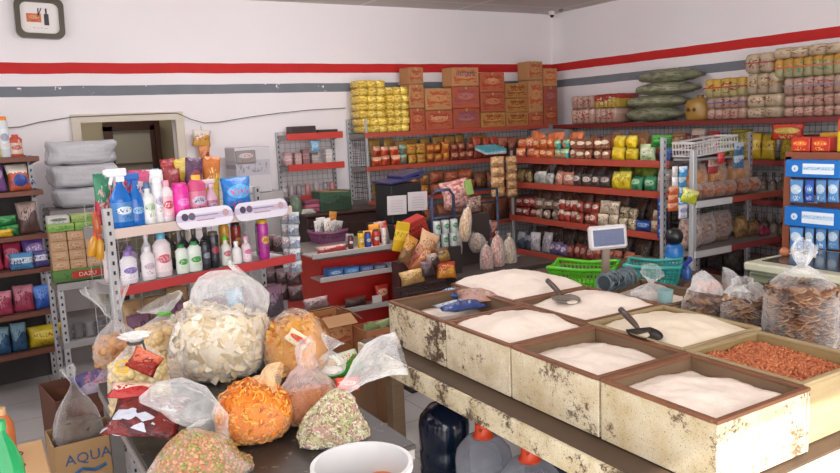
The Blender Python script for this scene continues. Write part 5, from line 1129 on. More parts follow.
# sachets hanging at the right end of the stand
for i, (px, py) in enumerate([(281, 225), (288, 235)]):
    p = at_y(px, 212, 4.35-.05*i); strip(Fr(p.x+.02, 4.33-.05*i, -.6), 0, 0, p.z, 5, .075, .075, ('#8c9098', '#c8ccd0', ['#a83038', '#2c4c90'][i]), ['silver sachet strip hanging', 'silver and blue sachet strip hanging'][i], 'at the right end of the toiletry stand', style='wave')
for i in range(3):
    p = at_y(268+9*i, 235, 4.75); strip(Fr(p.x, 4.75-.05*i, -.2), 0, 0, p.z, 4, .10, .11, ('#40282c', '#7c5c60', '#281a20'), ['left', 'middle', 'right'][i]+' dark purplish packet strip hanging', 'between toiletry stand and red counter', style='wave')
# amber bottles strip left of the stand
for i, (px, py) in enumerate([(90, 244), (99, 247), (97, 222)]):
    p = at_y(px, py, 3.9); t = thing('oil_bottle', ['left', 'right', 'upper'][i]+' amber oil pouch hanging at the left post of toiletry stand', 'bottle', (p.x, 3.9, p.z-.06)); t.rotation_euler = (0, [.25, .05, -.05][i], 0)
    ob('body', lathe([(.016, 0), (.019, .01), (.019, .075), (.009, .10)]), tinted(['#c08820', '#c08c28', '#a8502c'][i], .8), t); ob('cap', lathe([(.010, .098), (.010, .112)]), mat('#c03020', .4), t)

# ================================================================== LEFT: side rack with tins, wrapped packs
FS = Fr(.52, 6.35, 0)
shelving('side_rack', 'grey steel rack carrying silver wrapped packs near the doorway', FS, .62, .55, [1.30, .84, .4], mat('#8c8886', .5), post_h=1.32, mesh_back=False)
zb = 1.303
def wrapped(px0, px1, ytop, zb, Y, desc, seed):
    a, b = at_y(px0, 170, Y-.2).x, at_y(px1, 170, Y-.2).x; zt = at_y((px0+px1)/2, ytop, Y-.2).z; h = zt-zb
    me = loft([((a-b)/2, 0, h/2), ((a-b)/2+.015, 0, h/2), ((a-b)/2+.05, 0, h/2), (0, 0, h/2), ((b-a)/2-.05, 0, h/2), ((b-a)/2-.015, 0, h/2), ((b-a)/2, 0, h/2)], [(.14, h*.38), (.18, h*.48), (.2, h*.53), (.205, h*.54), (.2, h*.53), (.18, h*.48), (.14, h*.38)], amp=.09, seed=seed, ref=Vector((0, 0, 1)), seg=40)
    bm = bmesh.new(); vs = bbox(bm, 0, 0, h/2, b-a, .4, h*.98, .022)
    bmesh.ops.subdivide_edges(bm, edges=bm.edges[:], cuts=5, use_grid_fill=True)
    for v in bm.verts: k = noise.noise(v.co*11+Vector((seed*9, 0, 0))); v.co += Vector((v.co.x*1.5, v.co.y, (v.co.z-h/2)*1.5))*k*.10
    g_ = MC.get('wrap')
    if not g_:
        gg = NT('silver_film'); gg.set(.22, .0); P_ = gg.coord('Object'); gg.base(gg.mix(gg.noise(gg.scale(P_, 1, 1, 6), 6, 3), col('#cfcfd3'), col('#a8a8ae'))); gg.bump(gg.noise(P_, 20, 5, .7), .45, .02); g_ = MC['wrap'] = gg.m
    o = ob('wrapped_pack', mesh_of(bm, True), g_, None, ((a+b)/2, Y, zb)); tag(o, desc, 'pack'); return zt
z1 = wrapped(54, 119, 187, zb, 6.72, 'bottom silver film-wrapped pack near the doorway', 1); z1 = wrapped(52, 118, 164, z1+.002, 6.70, 'middle silver film-wrapped pack near the doorway', 2); wrapped(50, 117, 141, z1+.002, 6.68, 'top silver film-wrapped pack partly covering the doorway', 3)
# tins in front
FS2 = Fr(.45, 5.6, .05); 
t_ = shelving('small_stand', 'narrow steel stand with soap cartons left of the toiletry stand', FS2, .40, .3, [.86, .45], mat('#9c9a9a', .5), post_h=.9, mesh_back=False)
ob('post', box_mesh(.04, .03, .86), STEEL, t_, (.02, .01, 0))
def yb(px0, px1, py0, py1, Y, me_mat, desc, cat, name, group=None, dep=.14, txt=None, tcol='#f0e0d0'):
    a, b = at_y(px0, (py0+py1)/2, Y).x, at_y(px1, (py0+py1)/2, Y).x; zt, zb = at_y((px0+px1)/2, py0, Y).z, at_y((px0+px1)/2, py1, Y).z
    o = ob(name, box_mesh(b-a-.004, dep, zt-zb-.003), me_mat, None, ((a+b)/2, Y+dep/2, zb)); tag(o, desc, cat, group)
    if txt: ob('lettering', text_mesh(txt, (zt-zb)*.6), mat(tcol, .5), o, (0, -dep/2-.003, (zt-zb)/2))
    return o
ROWY = [276, 263.5, 252.5, 241.5, 230.5]
rw_ = ['bottom', 'second', 'third', 'fourth', 'top']
cx = {0: '#b89c74'}
z_ = .863
o = ob('sign_box', box_mesh(.36, .16, .085), printed('#4c7434', '#58843c', '#385c28', 'wave', .5, 0), None, (.62, 5.75, z_)); tag(o, 'green box with a red DAZU sign at the base of the soap cartons', 'box')
bm = bmesh.new(); bbox(bm, .04, -.083, .045, .20, .006, .05); ob('sign_plate', mesh_of(bm), mat('#b03028', .5), o); ob('lettering', text_mesh('DAZU', .042), mat('#e8c8b0', .5), o, (.04, -.089, .045))
z_ += .086
for L in range(4):
    for i in range(3):
        o = ob('soap_carton', box_mesh(.105, .14, .066), printed('#b89470', '#c8a888', '#8c4c34', 'logo', .5, 0), None, (.50+.11*i, 5.75, z_)); tag(o, ['left', 'middle', 'right'][i]+' beige soap carton, '+['lowest', 'second lowest', 'second highest', 'highest'][L]+' layer under the green box', 'box', 'beige soap cartons')
    z_ += .067
for i in range(2):
    o = ob('soap_carton', box_mesh(.165, .15, .055), printed('#6c9440', '#88a858', '#3c6c28', 'wave', .5, 0), None, (.525+.17*i, 5.75, z_)); tag(o, ['left', 'right'][i]+' green flat box on the beige soap cartons', 'box')
o = ob('soap_carton', box_mesh(.14, .15, .05), printed('#c8c8c0', '#5c6c5c', '#88988c', 'logo', .5, 0), None, (.515, 5.75, z_+.056)); tag(o, 'white and grey box on top of the green flat boxes, left', 'box')
o = ob('soap_carton', box_mesh(.18, .15, .05), printed('#88a850', '#a8bc70', '#4c7c34', 'wave', .5, 0), None, (.685, 5.75, z_+.056)); tag(o, 'light green box on top of the green flat boxes, right', 'box')
for i in range(5): o = ob('tin_can', lathe([(.035, 0), (.035, .1), (.032, .1)]), mat(['#8c8a8c', '#78767a'][i % 2], .4, .3), None, (.49+.075*i, 5.72, .453)); reg(o, 'tins', ('grey cans', ''), 'on lower shelf of the narrow stand', 'can')
packrow(FS, .84, .05, .58, ('#5c5048', '#7c6c5c', '#3c3430'), 'snack_packet', 'dull brown packets', 'on middle shelf of the side rack', 'wave', .14, .2, .08)

# left display shelf
FL_ = Fr(-.42, 6.02, .12); SZ = [1.735, 1.49, 1.17, .92, .60, .31]
shelving('left_shelf', 'wooden-edged shelf of detergents at the left picture edge', FL_, .90, .34, [.31, .60, .92, 1.17, 1.49, 1.735], wood_mat('#7c4a38', '#5c3428', .5), post_h=1.74, mesh_back=False, panel=mat('#3c3838', .7), lip_h=.035, plate='#6c5048')
def lL(px, py=200): p = at_y(px, py, 6.12); return (p.x-FL_.x)
def Bl(px, z, h, r, body, cap, label, kind, name, ds, cat='bottle'): t = bottle(FL_, lL(px), .1, z+.003, h, r, body, cap, label, kind, name, key=('x', ds), desc=ds, place=''); REG.pop(('x', ds)); tag(t, ds, cat)
Bl(15, 1.735, .29, .034, '#c8ccd0', '#d87c20', ('#d0d4d8', '#88a0b8', '#d88030'), 'can', 'aerosol_can', 'tall white aerosol with orange cap on top of the left shelf', 'can')
Bl(5, 1.735, .18, .035, '#c8b020', '#c0a020', ('#d0c878', '#8c9838', '#c8a020'), 'squat', 'oil_bottle', 'yellow bottle at the picture edge on top of the left shelf')
Bl(26, 1.735, .16, .045, '#b84c38', '#c04030', ('#c8b0a0', '#a83828', '#d8c8b8'), 'squat', 'jar', 'red-capped jar right of the orange-capped aerosol', 'jar')
PLS = 'of the left shelf'
def LP(z, xa, xb, cols, name, desc, place, style='logo', w_=.2, h=.2, t=.09, **k): packrow(FL_, z, xa, xb, cols, name, desc, place, style, w_, h, t, **k)
LP(1.49, lL(-22), lL(13), ('#6c508c', '#a890b0', '#a84858'), 'detergent_bag', 'purple and red detergent bags', 'on second tier '+PLS, h=.21)
LP(1.49, lL(13), lL(38), ('#b85838', '#e8dcd0', '#24408c'), 'detergent_bag', 'orange detergent bag with blue letters', 'on second tier '+PLS, w_=.25, h=.21, style='top')
o = ob('lettering', text_mesh('SURYA', .055), mat('#1c3480', .5), None, FL_.w(lL(25.5), -.005, 1.56), (0, 0, FL_.rz)); tag(o, 'dark blue letters on the orange detergent bag', 'lettering')
o.location = FL_.w(lL(25.5), -.012, 1.55); attach(o, nearest('detergent_bag', o.location), 'dark blue printed letters')
LP(1.17, lL(-22), lL(18), ('#2c7c44', '#58a868', '#184c28'), 'detergent_bag', 'dark green packets', 'on third tier '+PLS, 'wave', .16, .15, layers=2)
LP(1.17, lL(18), lL(42), ('#5c4440', '#a89088', '#3c3030'), 'detergent_bag', 'brown-grey packets', 'on third tier '+PLS, 'wave', .12, .22)
LP(1.17, lL(-22), lL(12), ('#c8a020', '#e0c040', '#a06c18'), 'detergent_bag', 'yellow flat packets', 'at front of third tier '+PLS, 'wave', .16, .05, y=.0, t=.04)
LP(.92, lL(-22), lL(20), ('#b83c58', '#e088a0', '#80284c'), 'detergent_bag', 'crimson-pink packets', 'on fourth tier '+PLS, 'logo', .16, .19, y=.14)
LP(.92, lL(20), lL(44), ('#6c4ca0', '#a088c8', '#e0d8e8'), 'detergent_bag', 'violet packets', 'on fourth tier '+PLS, 'logo', .13, .22, y=.14)
LP(.92, lL(2), lL(27), ('#4c88b8', '#c8d8e0', '#1c4080'), 'detergent_bag', 'light blue packet lettered Kiss', 'at front of fourth tier '+PLS, 'band', .25, .11, y=.02, t=.05)
LP(.92, lL(27), lL(44), ('#4c4880', '#c8c8d8', '#282858'), 'detergent_bag', 'indigo packet', 'at front of fourth tier '+PLS, 'band', .2, .11, y=.02, t=.05)
o = ob('lettering', text_mesh('Kiss', .06), mat('#16306c', .5), None, FL_.w(lL(14, 260), -.04, .985), (0, 0, FL_.rz)); attach(o, nearest('detergent_bag', o.location), 'dark blue printed letters')
LP(.60, lL(-22), lL(25), ('#a84058', '#d08898', '#6c2c48'), 'detergent_bag', 'rose packets', 'on fifth tier '+PLS, 'wave', .14, .19)
LP(.60, lL(25), lL(48), ('#2c54a8', '#5c88d0', '#1c3478'), 'detergent_bag', 'royal blue packets', 'on fifth tier '+PLS, 'wave', .13, .19)
LP(.31, lL(-22), lL(13), ('#30587c', '#7898a8', '#1c3450'), 'detergent_bag', 'teal-blue packets', 'on bottom tier '+PLS, 'wave', .14, .2)
LP(.31, lL(13), lL(52), ('#c0a824', '#d8c850', '#b04c30'), 'detergent_bag', 'yellow detergent packets', 'on bottom tier '+PLS, 'logo', .2, .15)

# white cartons and cabinet behind the toiletry stand
o = ob('white_cabinet', box_mesh(.40, .35, 1.28, .01), mat('#a8a4a4', .5), None, (2.36, 6.9, 0)); tag(o, 'tall pale cabinet standing against the back wall behind the toiletries', 'cabinet')
yb(236, 271, 150, 196, 6.72, printed('#c4c0c4', '#b0acb4', '#8c8890', 'band', .5, 0), 'large white carton on the pale cabinet behind the toiletries', 'box', 'carton', dep=.3).location.z = 1.283
o = yb(236, 256, 150, 163, 6.70, printed('#8c8484', '#c0b8b8', '#a86858', 'logo', .5, 0), 'small grey printed box on the large white carton', 'box', 'carton', dep=.2)
# hanging sachets on the cable
p = at_y(201, 128, 7.10); t_ = thing('hanging_snack', 'orange snack packets hung from the wall cable above the refill bags', 'packet', (p.x, 7.1, p.z))
ob('packet', pillow(.17, .15, .05, 2), printed('#c89848', '#d8d0c0', '#b05c28', 'wave', .3), t_, (-.01, 0, -.17), (0, .1, 0)); ob('packet', pillow(.11, .22, .05, 3), printed('#b84c2c', '#d88c58', '#8c2c1c', 'wave', .3), t_, (.01, 0, -.38))
bm = bmesh.new(); tube(bm, [(0, 0, .02), (0, 0, -.05)], .003, 5); ob('hanging_cord', mesh_of(bm), mat('#8c8480', .5), t_)

# small red wall rack
FW = Fr(2.70, 6.93, 0)
t_ = shelving('small_wall_rack', 'narrow white rack with red shelf rails on the back wall', FW, .60, .25, [1.79, 1.49, 1.18], mat('#c03c30', .5), lip_h=.065, post_h=1.82, base=.95, meshcol='#b8b0b0', plate='#b0a8a6')
def lW(px): return at_y(px, 160, 6.95).x-FW.x
for i, (px, c_, h) in enumerate([(291, ('#b88c90', '#d8c0c0', '#a05060'), .13), (301, ('#b89490', '#c8a8a8', '#8c5050'), .12), (309, ('#8c6468', '#b08888', '#5c4040'), .15), (318, ('#a89c98', '#c8c0bc', '#786c68'), .11), (332, ('#c8c0bc', '#d8d0cc', '#a09890'), .14)]):
    o = ob('small_box', box_mesh(.07, .08, h), printed(*c_, 'band', .5, 0), None, FW.w(lW(px), .12, 1.493)); reg(o, 'wrackm', ('small pinkish boxes', ''), 'on middle shelf of narrow wall rack', 'box')
o = ob('hanging_tag', pillow(.09, .10, .02, 1), printed('#78a8c8', '#a8c8d8', '#4878a0', 'logo'), None, FW.w(lW(316), .02, 1.62)); tag(o, 'light blue sachet hanging in the narrow wall rack', 'packet')
for i, px in enumerate([292, 300, 309, 318, 327, 334]):
    o = ob('jar', lathe([(.03, 0), (.032, .005), (.032, .08), (.026, .1), (.026, .115)]), mat(['#a8989c', '#8c8488', '#b07878'][i % 3], .3), None, FW.w(lW(px), .1, 1.183)); reg(o, 'wrackl', ('small pale jars', ''), 'on lower shelf of narrow wall rack', 'jar')
yb(291, 316, 123.5, 132, 7.0, mat('#3c2c2c', .5), 'dark red and black flat box stack on the narrow wall rack', 'box', 'flat_box').location.z = 1.793
o = yb(318, 338, 128.5, 132.5, 7.0, mat('#2c2c2e', .5), 'thin black box on top of the narrow wall rack', 'box', 'flat_box'); o.location.z = 1.793
# dark sideboard behind the counter
t_ = thing('sideboard', 'dark brown sideboard behind the red counter', 'sideboard', (2.62, 6.35, 0)); ob('cabinet_body', box_mesh(.82, .42, 1.04, .008), wood_mat('#3c2622', '#2a1b18', .5), t_, (.41, .22, 0))
bm = bmesh.new(); bbox(bm, .41, .22, 1.055, .86, .46, .025, .004); ob('top', mesh_of(bm), wood_mat('#4a302a', '#34211d', .4), t_); ob('door', box_mesh(.38, .015, .9), mat('#35231f', .5), t_, (.21, -.0, .06)); ob('door', box_mesh(.38, .015, .9), mat('#35231f', .5), t_, (.61, -.0, .06))
SB = 1.069
o = yb(320, 352, 193, 213, 6.45, printed('#28402c', '#385840', '#202c20', 'wave', .6, 0), 'dark green box on the sideboard behind the counter', 'box', 'carton', dep=.2); o.location.z = SB
bm = bmesh.new(); bbox(bm, 0, 0, 0, .27, .21, .01, .002, rot=Matrix.Rotation(.06, 3, 'Y')); ob('box_lid', mesh_of(bm), mat('#9c7450', .6), o, (.0, 0, .18))
t_ = thing('jar', 'green-brown glass jar at the left of the sideboard', 'jar', (at_y(294, 205, 6.5).x+.02, 6.5, SB)); ob('body', lathe([(.05, 0), (.055, .01), (.055, .13), (.04, .15)]), mat('#5c6c58', .2), t_); ob('cap', lathe([(.045, .145), (.045, .175)]), mat('#6c7468', .4), t_)
for i in range(3): o = ob('folded_cloth', box_mesh(.16, .16, .04, .012), mat(['#8c4458', '#a05868', '#7c3c50'][i], .7, 0, .2), None, (at_y(310, 205, 6.55).x, 6.55, SB+.0405*i)); reg(o, 'cloth', ('pink packs', ''), 'stacked left of green box', 'pack', 'v')
o = ob('plastic_pack', pillow(.15, .06, .05, 2), mat('#a8a49c', .4), None, (at_y(313, 215, 6.35).x, 6.44, SB), (-.9, 0, 0)); tag(o, 'small pale packet in front of the pink packs on the sideboard', 'packet')

# ================================================================== RED COUNTER
CR = mat('#b3241f', .35, 0, .04)
t_ = thing('red_counter', 'glossy red counter with sloping metal shelves across its front', 'counter', (2.08, 4.98, 0))
static_box('counter_body', .05, .80, 0, .72, .0, .90, CR, .006, parent=t_); static_box('counter_top', .03, .82, -.02, .74, .90, .925, mat('#6c6662', .35), .004, parent=t_)
for (pa, pb, Y, dep) in [((312, 257), (394, 246), 4.80, .20), ((320, 281), (399, 268), 4.80, .18), ((345, 313), (392, 301), 4.80, .18)]:
    A, B_ = at_y(*pa, Y), at_y(*pb, Y); z = (A.z+B_.z)/2; bm = bmesh.new(); bbox(bm, (A.x+B_.x)/2-2.08, Y-4.98, z, B_.x-A.x, .012, .035, .002); bbox(bm, (A.x+B_.x)/2-2.08, Y-4.98+dep/2-.003, z-.005, B_.x-A.x, dep-.015, .01)
    ob('metal_shelf', mesh_of(bm), mat('#b0aaa8', .4, .2), t_)
s1, s2, s3 = [((at_y(*a, 4.8).z+at_y(*b, 4.8).z)/2) for a, b in (((312, 257), (394, 246)), ((320, 281), (399, 268)), ((345, 313), (392, 301)))]
def cx_(px, py=260, Y=4.86): return at_y(px, py, Y).x
items = [(362, .13, .023, '#d8b020', 'yellow'), (369, .12, .024, '#30489c', 'blue'), (377, .13, .026, '#c03830', 'red'), (385, .15, .018, '#d8d0cc', 'white'), (355, .10, .02, '#5c2c2c', 'dark maroon'), (372, .11, .02, '#6c3c50', 'plum')]
F0 = Fr(0, 0, 0)
for i, (px, h, r, c_, w_) in enumerate(items):
    ds = w_+' small can on the top metal shelf of the red counter'; y = 4.86 if i < 4 else 4.92
    t = bottle(F0, cx_(px), y, s1+.001, h, r, c_, '#3c3434' if i != 3 else '#c0383c', (c_, '#e0d8c8', '#2c2c34'), 'can', 'small_can', key=('y', ds), desc=ds, place=''); REG.pop(('y', ds)); tag(t, ds, 'can')
o = ob('flat_packet', pillow(.24, .05, .04, 1), printed('#b04040', '#d8a8a0', '#8c2c30', 'wave'), None, (cx_(334), 4.88, s1+.001), (-.3, 0, .0)); tag(o, 'low reddish packet at the left of the counter top shelf', 'packet')
for i, (a, b, c_) in enumerate([(326, 341, ('#3468a8', '#a8c0d8', '#2c488c')), (342, 357, ('#3c78b8', '#88b0d8', '#1c3c78')), (358, 371, ('#4c5c90', '#8898b8', '#303c68')), (372, 384, ('#5c6078', '#9098a8', '#3c4058')), (385, 396, ('#7c8090', '#a8acb8', '#50546c'))]):
    xa, xb = cx_(a, 270), cx_(b, 270); o = ob('soap_box', box_mesh(xb-xa-.004, .1, .06-.006*i), printed(*c_, 'logo', .4, 0), None, ((xa+xb)/2, 4.87, s2+.001)); tag(o, ['first', 'second', 'third', 'fourth', 'fifth'][i]+' from left of five blue soap boxes on the counter middle shelf', 'box', 'blue soap boxes on the counter')
o = ob('snack_packet', pillow(.12, .13, .05, 2), printed('#b83428', '#e0a890', '#8c201c', 'logo'), None, (cx_(383, 292), 4.88, s3+.001)); tag(o, 'red packet on the lowest metal shelf of the counter', 'packet')
o = ob('price_card', box_mesh(.08, .004, .055), mat('#d0ccc8', .6), None, (cx_(374, 300), 4.81, s3+.019)); tag(o, 'small white price card on the lowest counter shelf', 'card')
o = ob('snack_packet', pillow(.18, .07, .06, 2), printed('#4c3430', '#6c4c48', '#302020', 'wave'), None, (cx_(357, 305), 4.88, s3+.001)); tag(o, 'dark packet left of the white price card on the counter', 'packet')
# purple basket on the counter
cz = .926; p = at_z(331, 243, cz); basket(p.x+.02, p.y+.10, 0, .26, .20, .09, mat('#7c4468', .45), 'plum purple plastic basket of silver packets on the red counter', cz)
for i, (dx, dy, h, c_) in enumerate([(-.09, 0, .17, ('#a8a4a4', '#c8c4c4', '#6c6464')), (-.045, .02, .19, ('#8c8480', '#b8b0ac', '#4c4444')), (0, -.02, .18, ('#b8b0a8', '#d0c8c0', '#8c5c40')), (.03, .02, .23, ('#d8d0c8', '#b87c3c', '#a84c28')), (.07, -.01, .16, ('#a09c98', '#c0bcb8', '#6c6868')), (.10, .03, .15, ('#98908c', '#b8b4b0', '#545050'))]):
    o = ob('silver_packet', pillow(.08, h, .03, i), printed(*c_, 'wave', .2, .5), None, (p.x+.02+dx*.85, p.y+.10+dy, cz+.012), (rnd.uniform(-.15, .15), rnd.uniform(-.2, .2), rnd.uniform(-.3, .3))); tag(o, ['leftmost', 'second from left', 'third from left', 'tall white and orange', 'second from right', 'rightmost'][i]+' packet standing in the purple basket', 'packet')
for i, (px, py, w_, h, c_, ds) in enumerate([(366, 236, .12, .13, ('#c8681c', '#e09838', '#9c3c18'), 'orange packet behind the cans on the counter'), (374, 226, .10, .17, ('#b83c2c', '#d88c30', '#7c2020'), 'red and orange packet right of the orange one'), (381, 226, .09, .18, ('#a82c28', '#d0a898', '#6c1c1c'), 'dark red upright packet behind the white can'), (388, 226, .07, .18, ('#b8b0ac', '#a83c34', '#d8d0cc'), 'narrow silver packet at the counter right end'), (352, 238, .07, .11, ('#8c8484', '#b0a8a4', '#584c4c'), 'grey packet right of the purple basket')]):
    q = at_y(px, py, 5.1); o = ob('snack_packet', pillow(w_, h, .05, i), printed(*c_, 'wave', .25, .4), None, (q.x, 5.08+.02*i, cz), (rnd.uniform(-.1, .1), rnd.uniform(-.15, .15), 0)); tag(o, ds, 'packet')
o = ob('box_packet', box_mesh(.10, .03, .22, .003), printed('#d8b01c', '#e8c840', '#a8801c', 'band', .4, 0), None, (at_y(396, 235, 4.78).x-.01, 4.74, at_y(396, 250, 4.76).z-.01), (.0, .25, -.1)); tag(o, 'tilted yellow box at the right end of the counter shelf', 'box')
# ledge with packets left of the counter
t_ = thing('wire_ledge', 'small grey wire ledge at the left side of the red counter', 'ledge', (1.98, 4.72, .60)); 
bm = bmesh.new(); bbox(bm, 0, 0, 0, .24, .16, .02, .003); bbox(bm, 0, .07, -.3, .02, .02, .6); bbox(bm, 0, .0, -.59, .16, .16, .02); ob('ledge_tray', mesh_of(bm), mat('#6c6460', .5, .2), t_)
o = ob('snack_packet', pillow(.2, .08, .06, 1), printed('#8c7474', '#b09898', '#5c4444', 'wave'), None, (1.98, 4.72, .612), (-.4, 0, .1)); tag(o, 'dull pink packet on the wire ledge', 'packet')

# cartons on the floor by the counter
def open_carton(x, y, z0, W_, D_, h, rz, desc, cols=('#a8724a', '#9c4c34', '#b88458'), flaps=True, txt=None, tcol='#8c2c20', ts=.07):
    t = thing('open_carton', desc, 'box', (x, y, z0), rz); m_ = printed(*cols, 'carton', .75, .1); th = .006
    for nm, cx, cy, sx, sy in (('side_panel', 0, -D_/2, W_, th), ('side_panel', 0, D_/2, W_, th), ('side_panel', -W_/2, 0, th, D_-th), ('side_panel', W_/2, 0, th, D_-th)): ob(nm, box_mesh(sx, sy, h, .001), m_, t, (cx, cy, 0))
    ob('carton_bottom', box_mesh(W_-.01, D_-.01, .008, .001), m_, t, (0, 0, .002))
    if flaps:
        for cx, cy, sx, sy, rx_, ry_ in ((0, -D_/2-.045, W_*.96, .1, .5, 0), (0, D_/2+.045, W_*.96, .1, -.6, 0), (-W_/2-.045, 0, .1, D_*.96, 0, -.5), (W_/2+.04, 0, .1, D_*.96, 0, .7)):
            ob('flap', box_mesh(sx, sy, .005, .001), mat('#a87c54', .75, 0, .1), t, (cx, cy, h+(-.02 if (rx_ or ry_) else 0)), (rx_, ry_, 0))
    if txt: ob('lettering', text_mesh(txt, ts), mat(tcol, .6), t, (0, -D_/2-.006, h*.85))
    return t
open_carton(1.86, 4.26, .455, .21, .20, .235, .05, 'open kraft carton with red lettering in front of the red counter', txt='~~~', ts=.09)
o = ob('carton', box_mesh(.22, .21, .45), printed('#8c5c3c', '#7c3c2c', '#a87850', 'carton', .7, .05), None, (1.86, 4.26, 0), (0, 0, .05)); tag(o, 'closed carton under the open kraft one by the counter', 'box')
open_carton(2.09, 4.08, .37, .22, .19, .24, .0, 'second open carton with green packets beside the bin table', cols=('#a8704a', '#a83c28', '#b07c54'), flaps=False)
o = ob('carton', box_mesh(.22, .19, .365), mat('#8c6444', .7), None, (2.09, 4.08, 0), (0, 0, .0)); tag(o, 'flat carton beneath the carton of green packets', 'box')
for i in range(4): o = ob('snack_packet', pillow(.13, .14, .06, i), printed('#3c5434', '#7c8c5c', '#5c4434', 'wave'), None, (2.02+.045*i, 4.06+.03*(i % 2), .49), (rnd.uniform(-.4, .2), rnd.uniform(-.3, .3), rnd.uniform(-.4, .4))); reg(o, 'gpack', ('dull green packets', ''), 'in second open carton', 'packet')
o = ob('snack_packet', pillow(.2, .14, .07, 3), printed('#3c9c38', '#e0e8d0', '#d07830', 'wave'), None, (1.83, 3.90, .405), (-.7, 0, .2)); tag(o, 'bright green and white packet below the open kraft carton', 'packet')
o = ob('snack_packet', pillow(.18, .14, .07, 1), printed('#58a048', '#c8a060', '#b04c30', 'logo'), None, (1.67, 3.90, .405), (-.8, 0, -.2)); tag(o, 'green and orange packet left of the bright green one', 'packet')
o = ob('carton', box_mesh(.38, .22, .40), mat('#7c5a42', .7, 0, .05), None, (1.75, 3.92, 0), (0, 0, 0)); tag(o, 'brown carton carrying the green packets beside the bin table', 'box')

# ================================================================== MIDDLE: trolley, crate, hanging goods
t_ = thing('goods_table', 'dark low table heaped with packets between counter and gondola', 'table', (3.03, 4.55, 0))
static_box('table_top', 0, 1.0, 0, .38, .66, .70, mat('#3c302c', .6), .004, parent=t_)
for x, y in ((.05, .05), (.95, .05), (.05, .33), (.95, .33)): static_box('leg', x-.025, x+.025, y-.025, y+.025, 0, .66, mat('#3c302c', .6), parent=t_)
def at(px, py, Y): return at_y(px, py, Y)
# black crate
p = at(409, 212, 5.45); t_ = thing('black_crate', 'black plastic crate with a slanted dark blue lid beside the back rack', 'crate', (p.x, 5.62, 0))
ob('crate_stand', box_mesh(.5, .3, 1.02), mat('#2a2426', .6), t_); zc = 1.02; hc = at(405, 184, 5.45).z-zc
ob('crate_body', box_mesh(.30, .3, hc, .01), mat('#1d1c20', .4), t_, (0, 0, zc)); bm = bmesh.new(); bbox(bm, 0, 0, .03, .33, .31, .02, .004, rot=Matrix.Rotation(-.12, 3, 'Y')); bbox(bm, .08, 0, .07, .22, .28, .03, .004, rot=Matrix.Rotation(-.2, 3, 'Y')); ob('crate_lid', mesh_of(bm), mat('#2c2c5c', .35), t_, (0, 0, zc+hc))
for i, (a, b, yt, yb_) in enumerate([(389, 409, 196, 215), (410, 430, 192, 211)]):
    A, B_ = at(a, 205, 5.42), at(b, 203, 5.42); z1_, z0_ = at((a+b)/2, yt, 5.42).z, at((a+b)/2, yb_, 5.42).z
    o = ob('paper_sheet', box_mesh(B_.x-A.x-.006, .003, z1_-z0_, .0005), mat('#cfc6c8', .6), None, ((A.x+B_.x)/2, 5.462, z0_), (0, .03, 0)); tag(o, ('left' if i == 0 else 'right')+' white paper sheet hung on the front of the black crate', 'paper')
    for q in range(5): ob('written_line', box_mesh(.12, .001, .003, .0002), mat('#a89ca4', .7), o, (0, -.0025, .025+.022*q))
# trolley
t_ = thing('hand_trolley', 'blue-grey tubular hand trolley with an arched handle', 'trolley', (0, 0, 0)); Y_ = 4.98
A, B_ = at(433, 240, Y_), at(455, 240, Y_); zt = at(443, 190, Y_).z; bm = bmesh.new()
tube(bm, [(A.x, Y_, .05), (A.x, Y_, zt-.05), (A.x+.04, Y_, zt), (B_.x-.04, Y_, zt), (B_.x, Y_, zt-.05), (B_.x, Y_, .05)], .013, 8)
for z in (.3, .6, .9, 1.1): tube(bm, [(A.x, Y_, z), (B_.x, Y_, z)], .009, 6)
ob('frame', mesh_of(bm, True), mat('#3c4868', .35, .3), t_); bm = bmesh.new(); bbox(bm, (A.x+B_.x)/2, Y_-.08, .05, B_.x-A.x+.04, .16, .015); ob('toe_plate', mesh_of(bm), mat('#3c4868', .4, .3), t_)
for x in (A.x-.03, B_.x+.03): bm = bmesh.new(); tube(bm, [(x-.015, Y_+.05, .08), (x+.015, Y_+.05, .08)], .08, 16); ob('wheel', mesh_of(bm), mat('#222226', .6), t_)
t2 = thing('blue_rack', 'dark blue steel rack holding hanging bags of puffs', 'rack', (0, 0, 0)); bm = bmesh.new(); A, B_ = at(466, 250, 5.62), at(490, 250, 5.62); zt = at(480, 190, 5.62).z
for x in (A.x, B_.x+.1): tube(bm, [(x, 5.62, 0), (x, 5.62, zt)], .012, 6)
for z in (.5, .8, 1.1, zt): tube(bm, [(A.x, 5.62, z), (B_.x+.1, 5.62, z)], .01, 6)
ob('frame', mesh_of(bm, True), mat('#2c4464', .4, .3), t2); bm = bmesh.new(); bbox(bm, (A.x+B_.x)/2+.05, 5.62, .02, B_.x-A.x+.2, .3, .03); ob('base', mesh_of(bm), mat('#2c3444', .5), t2)
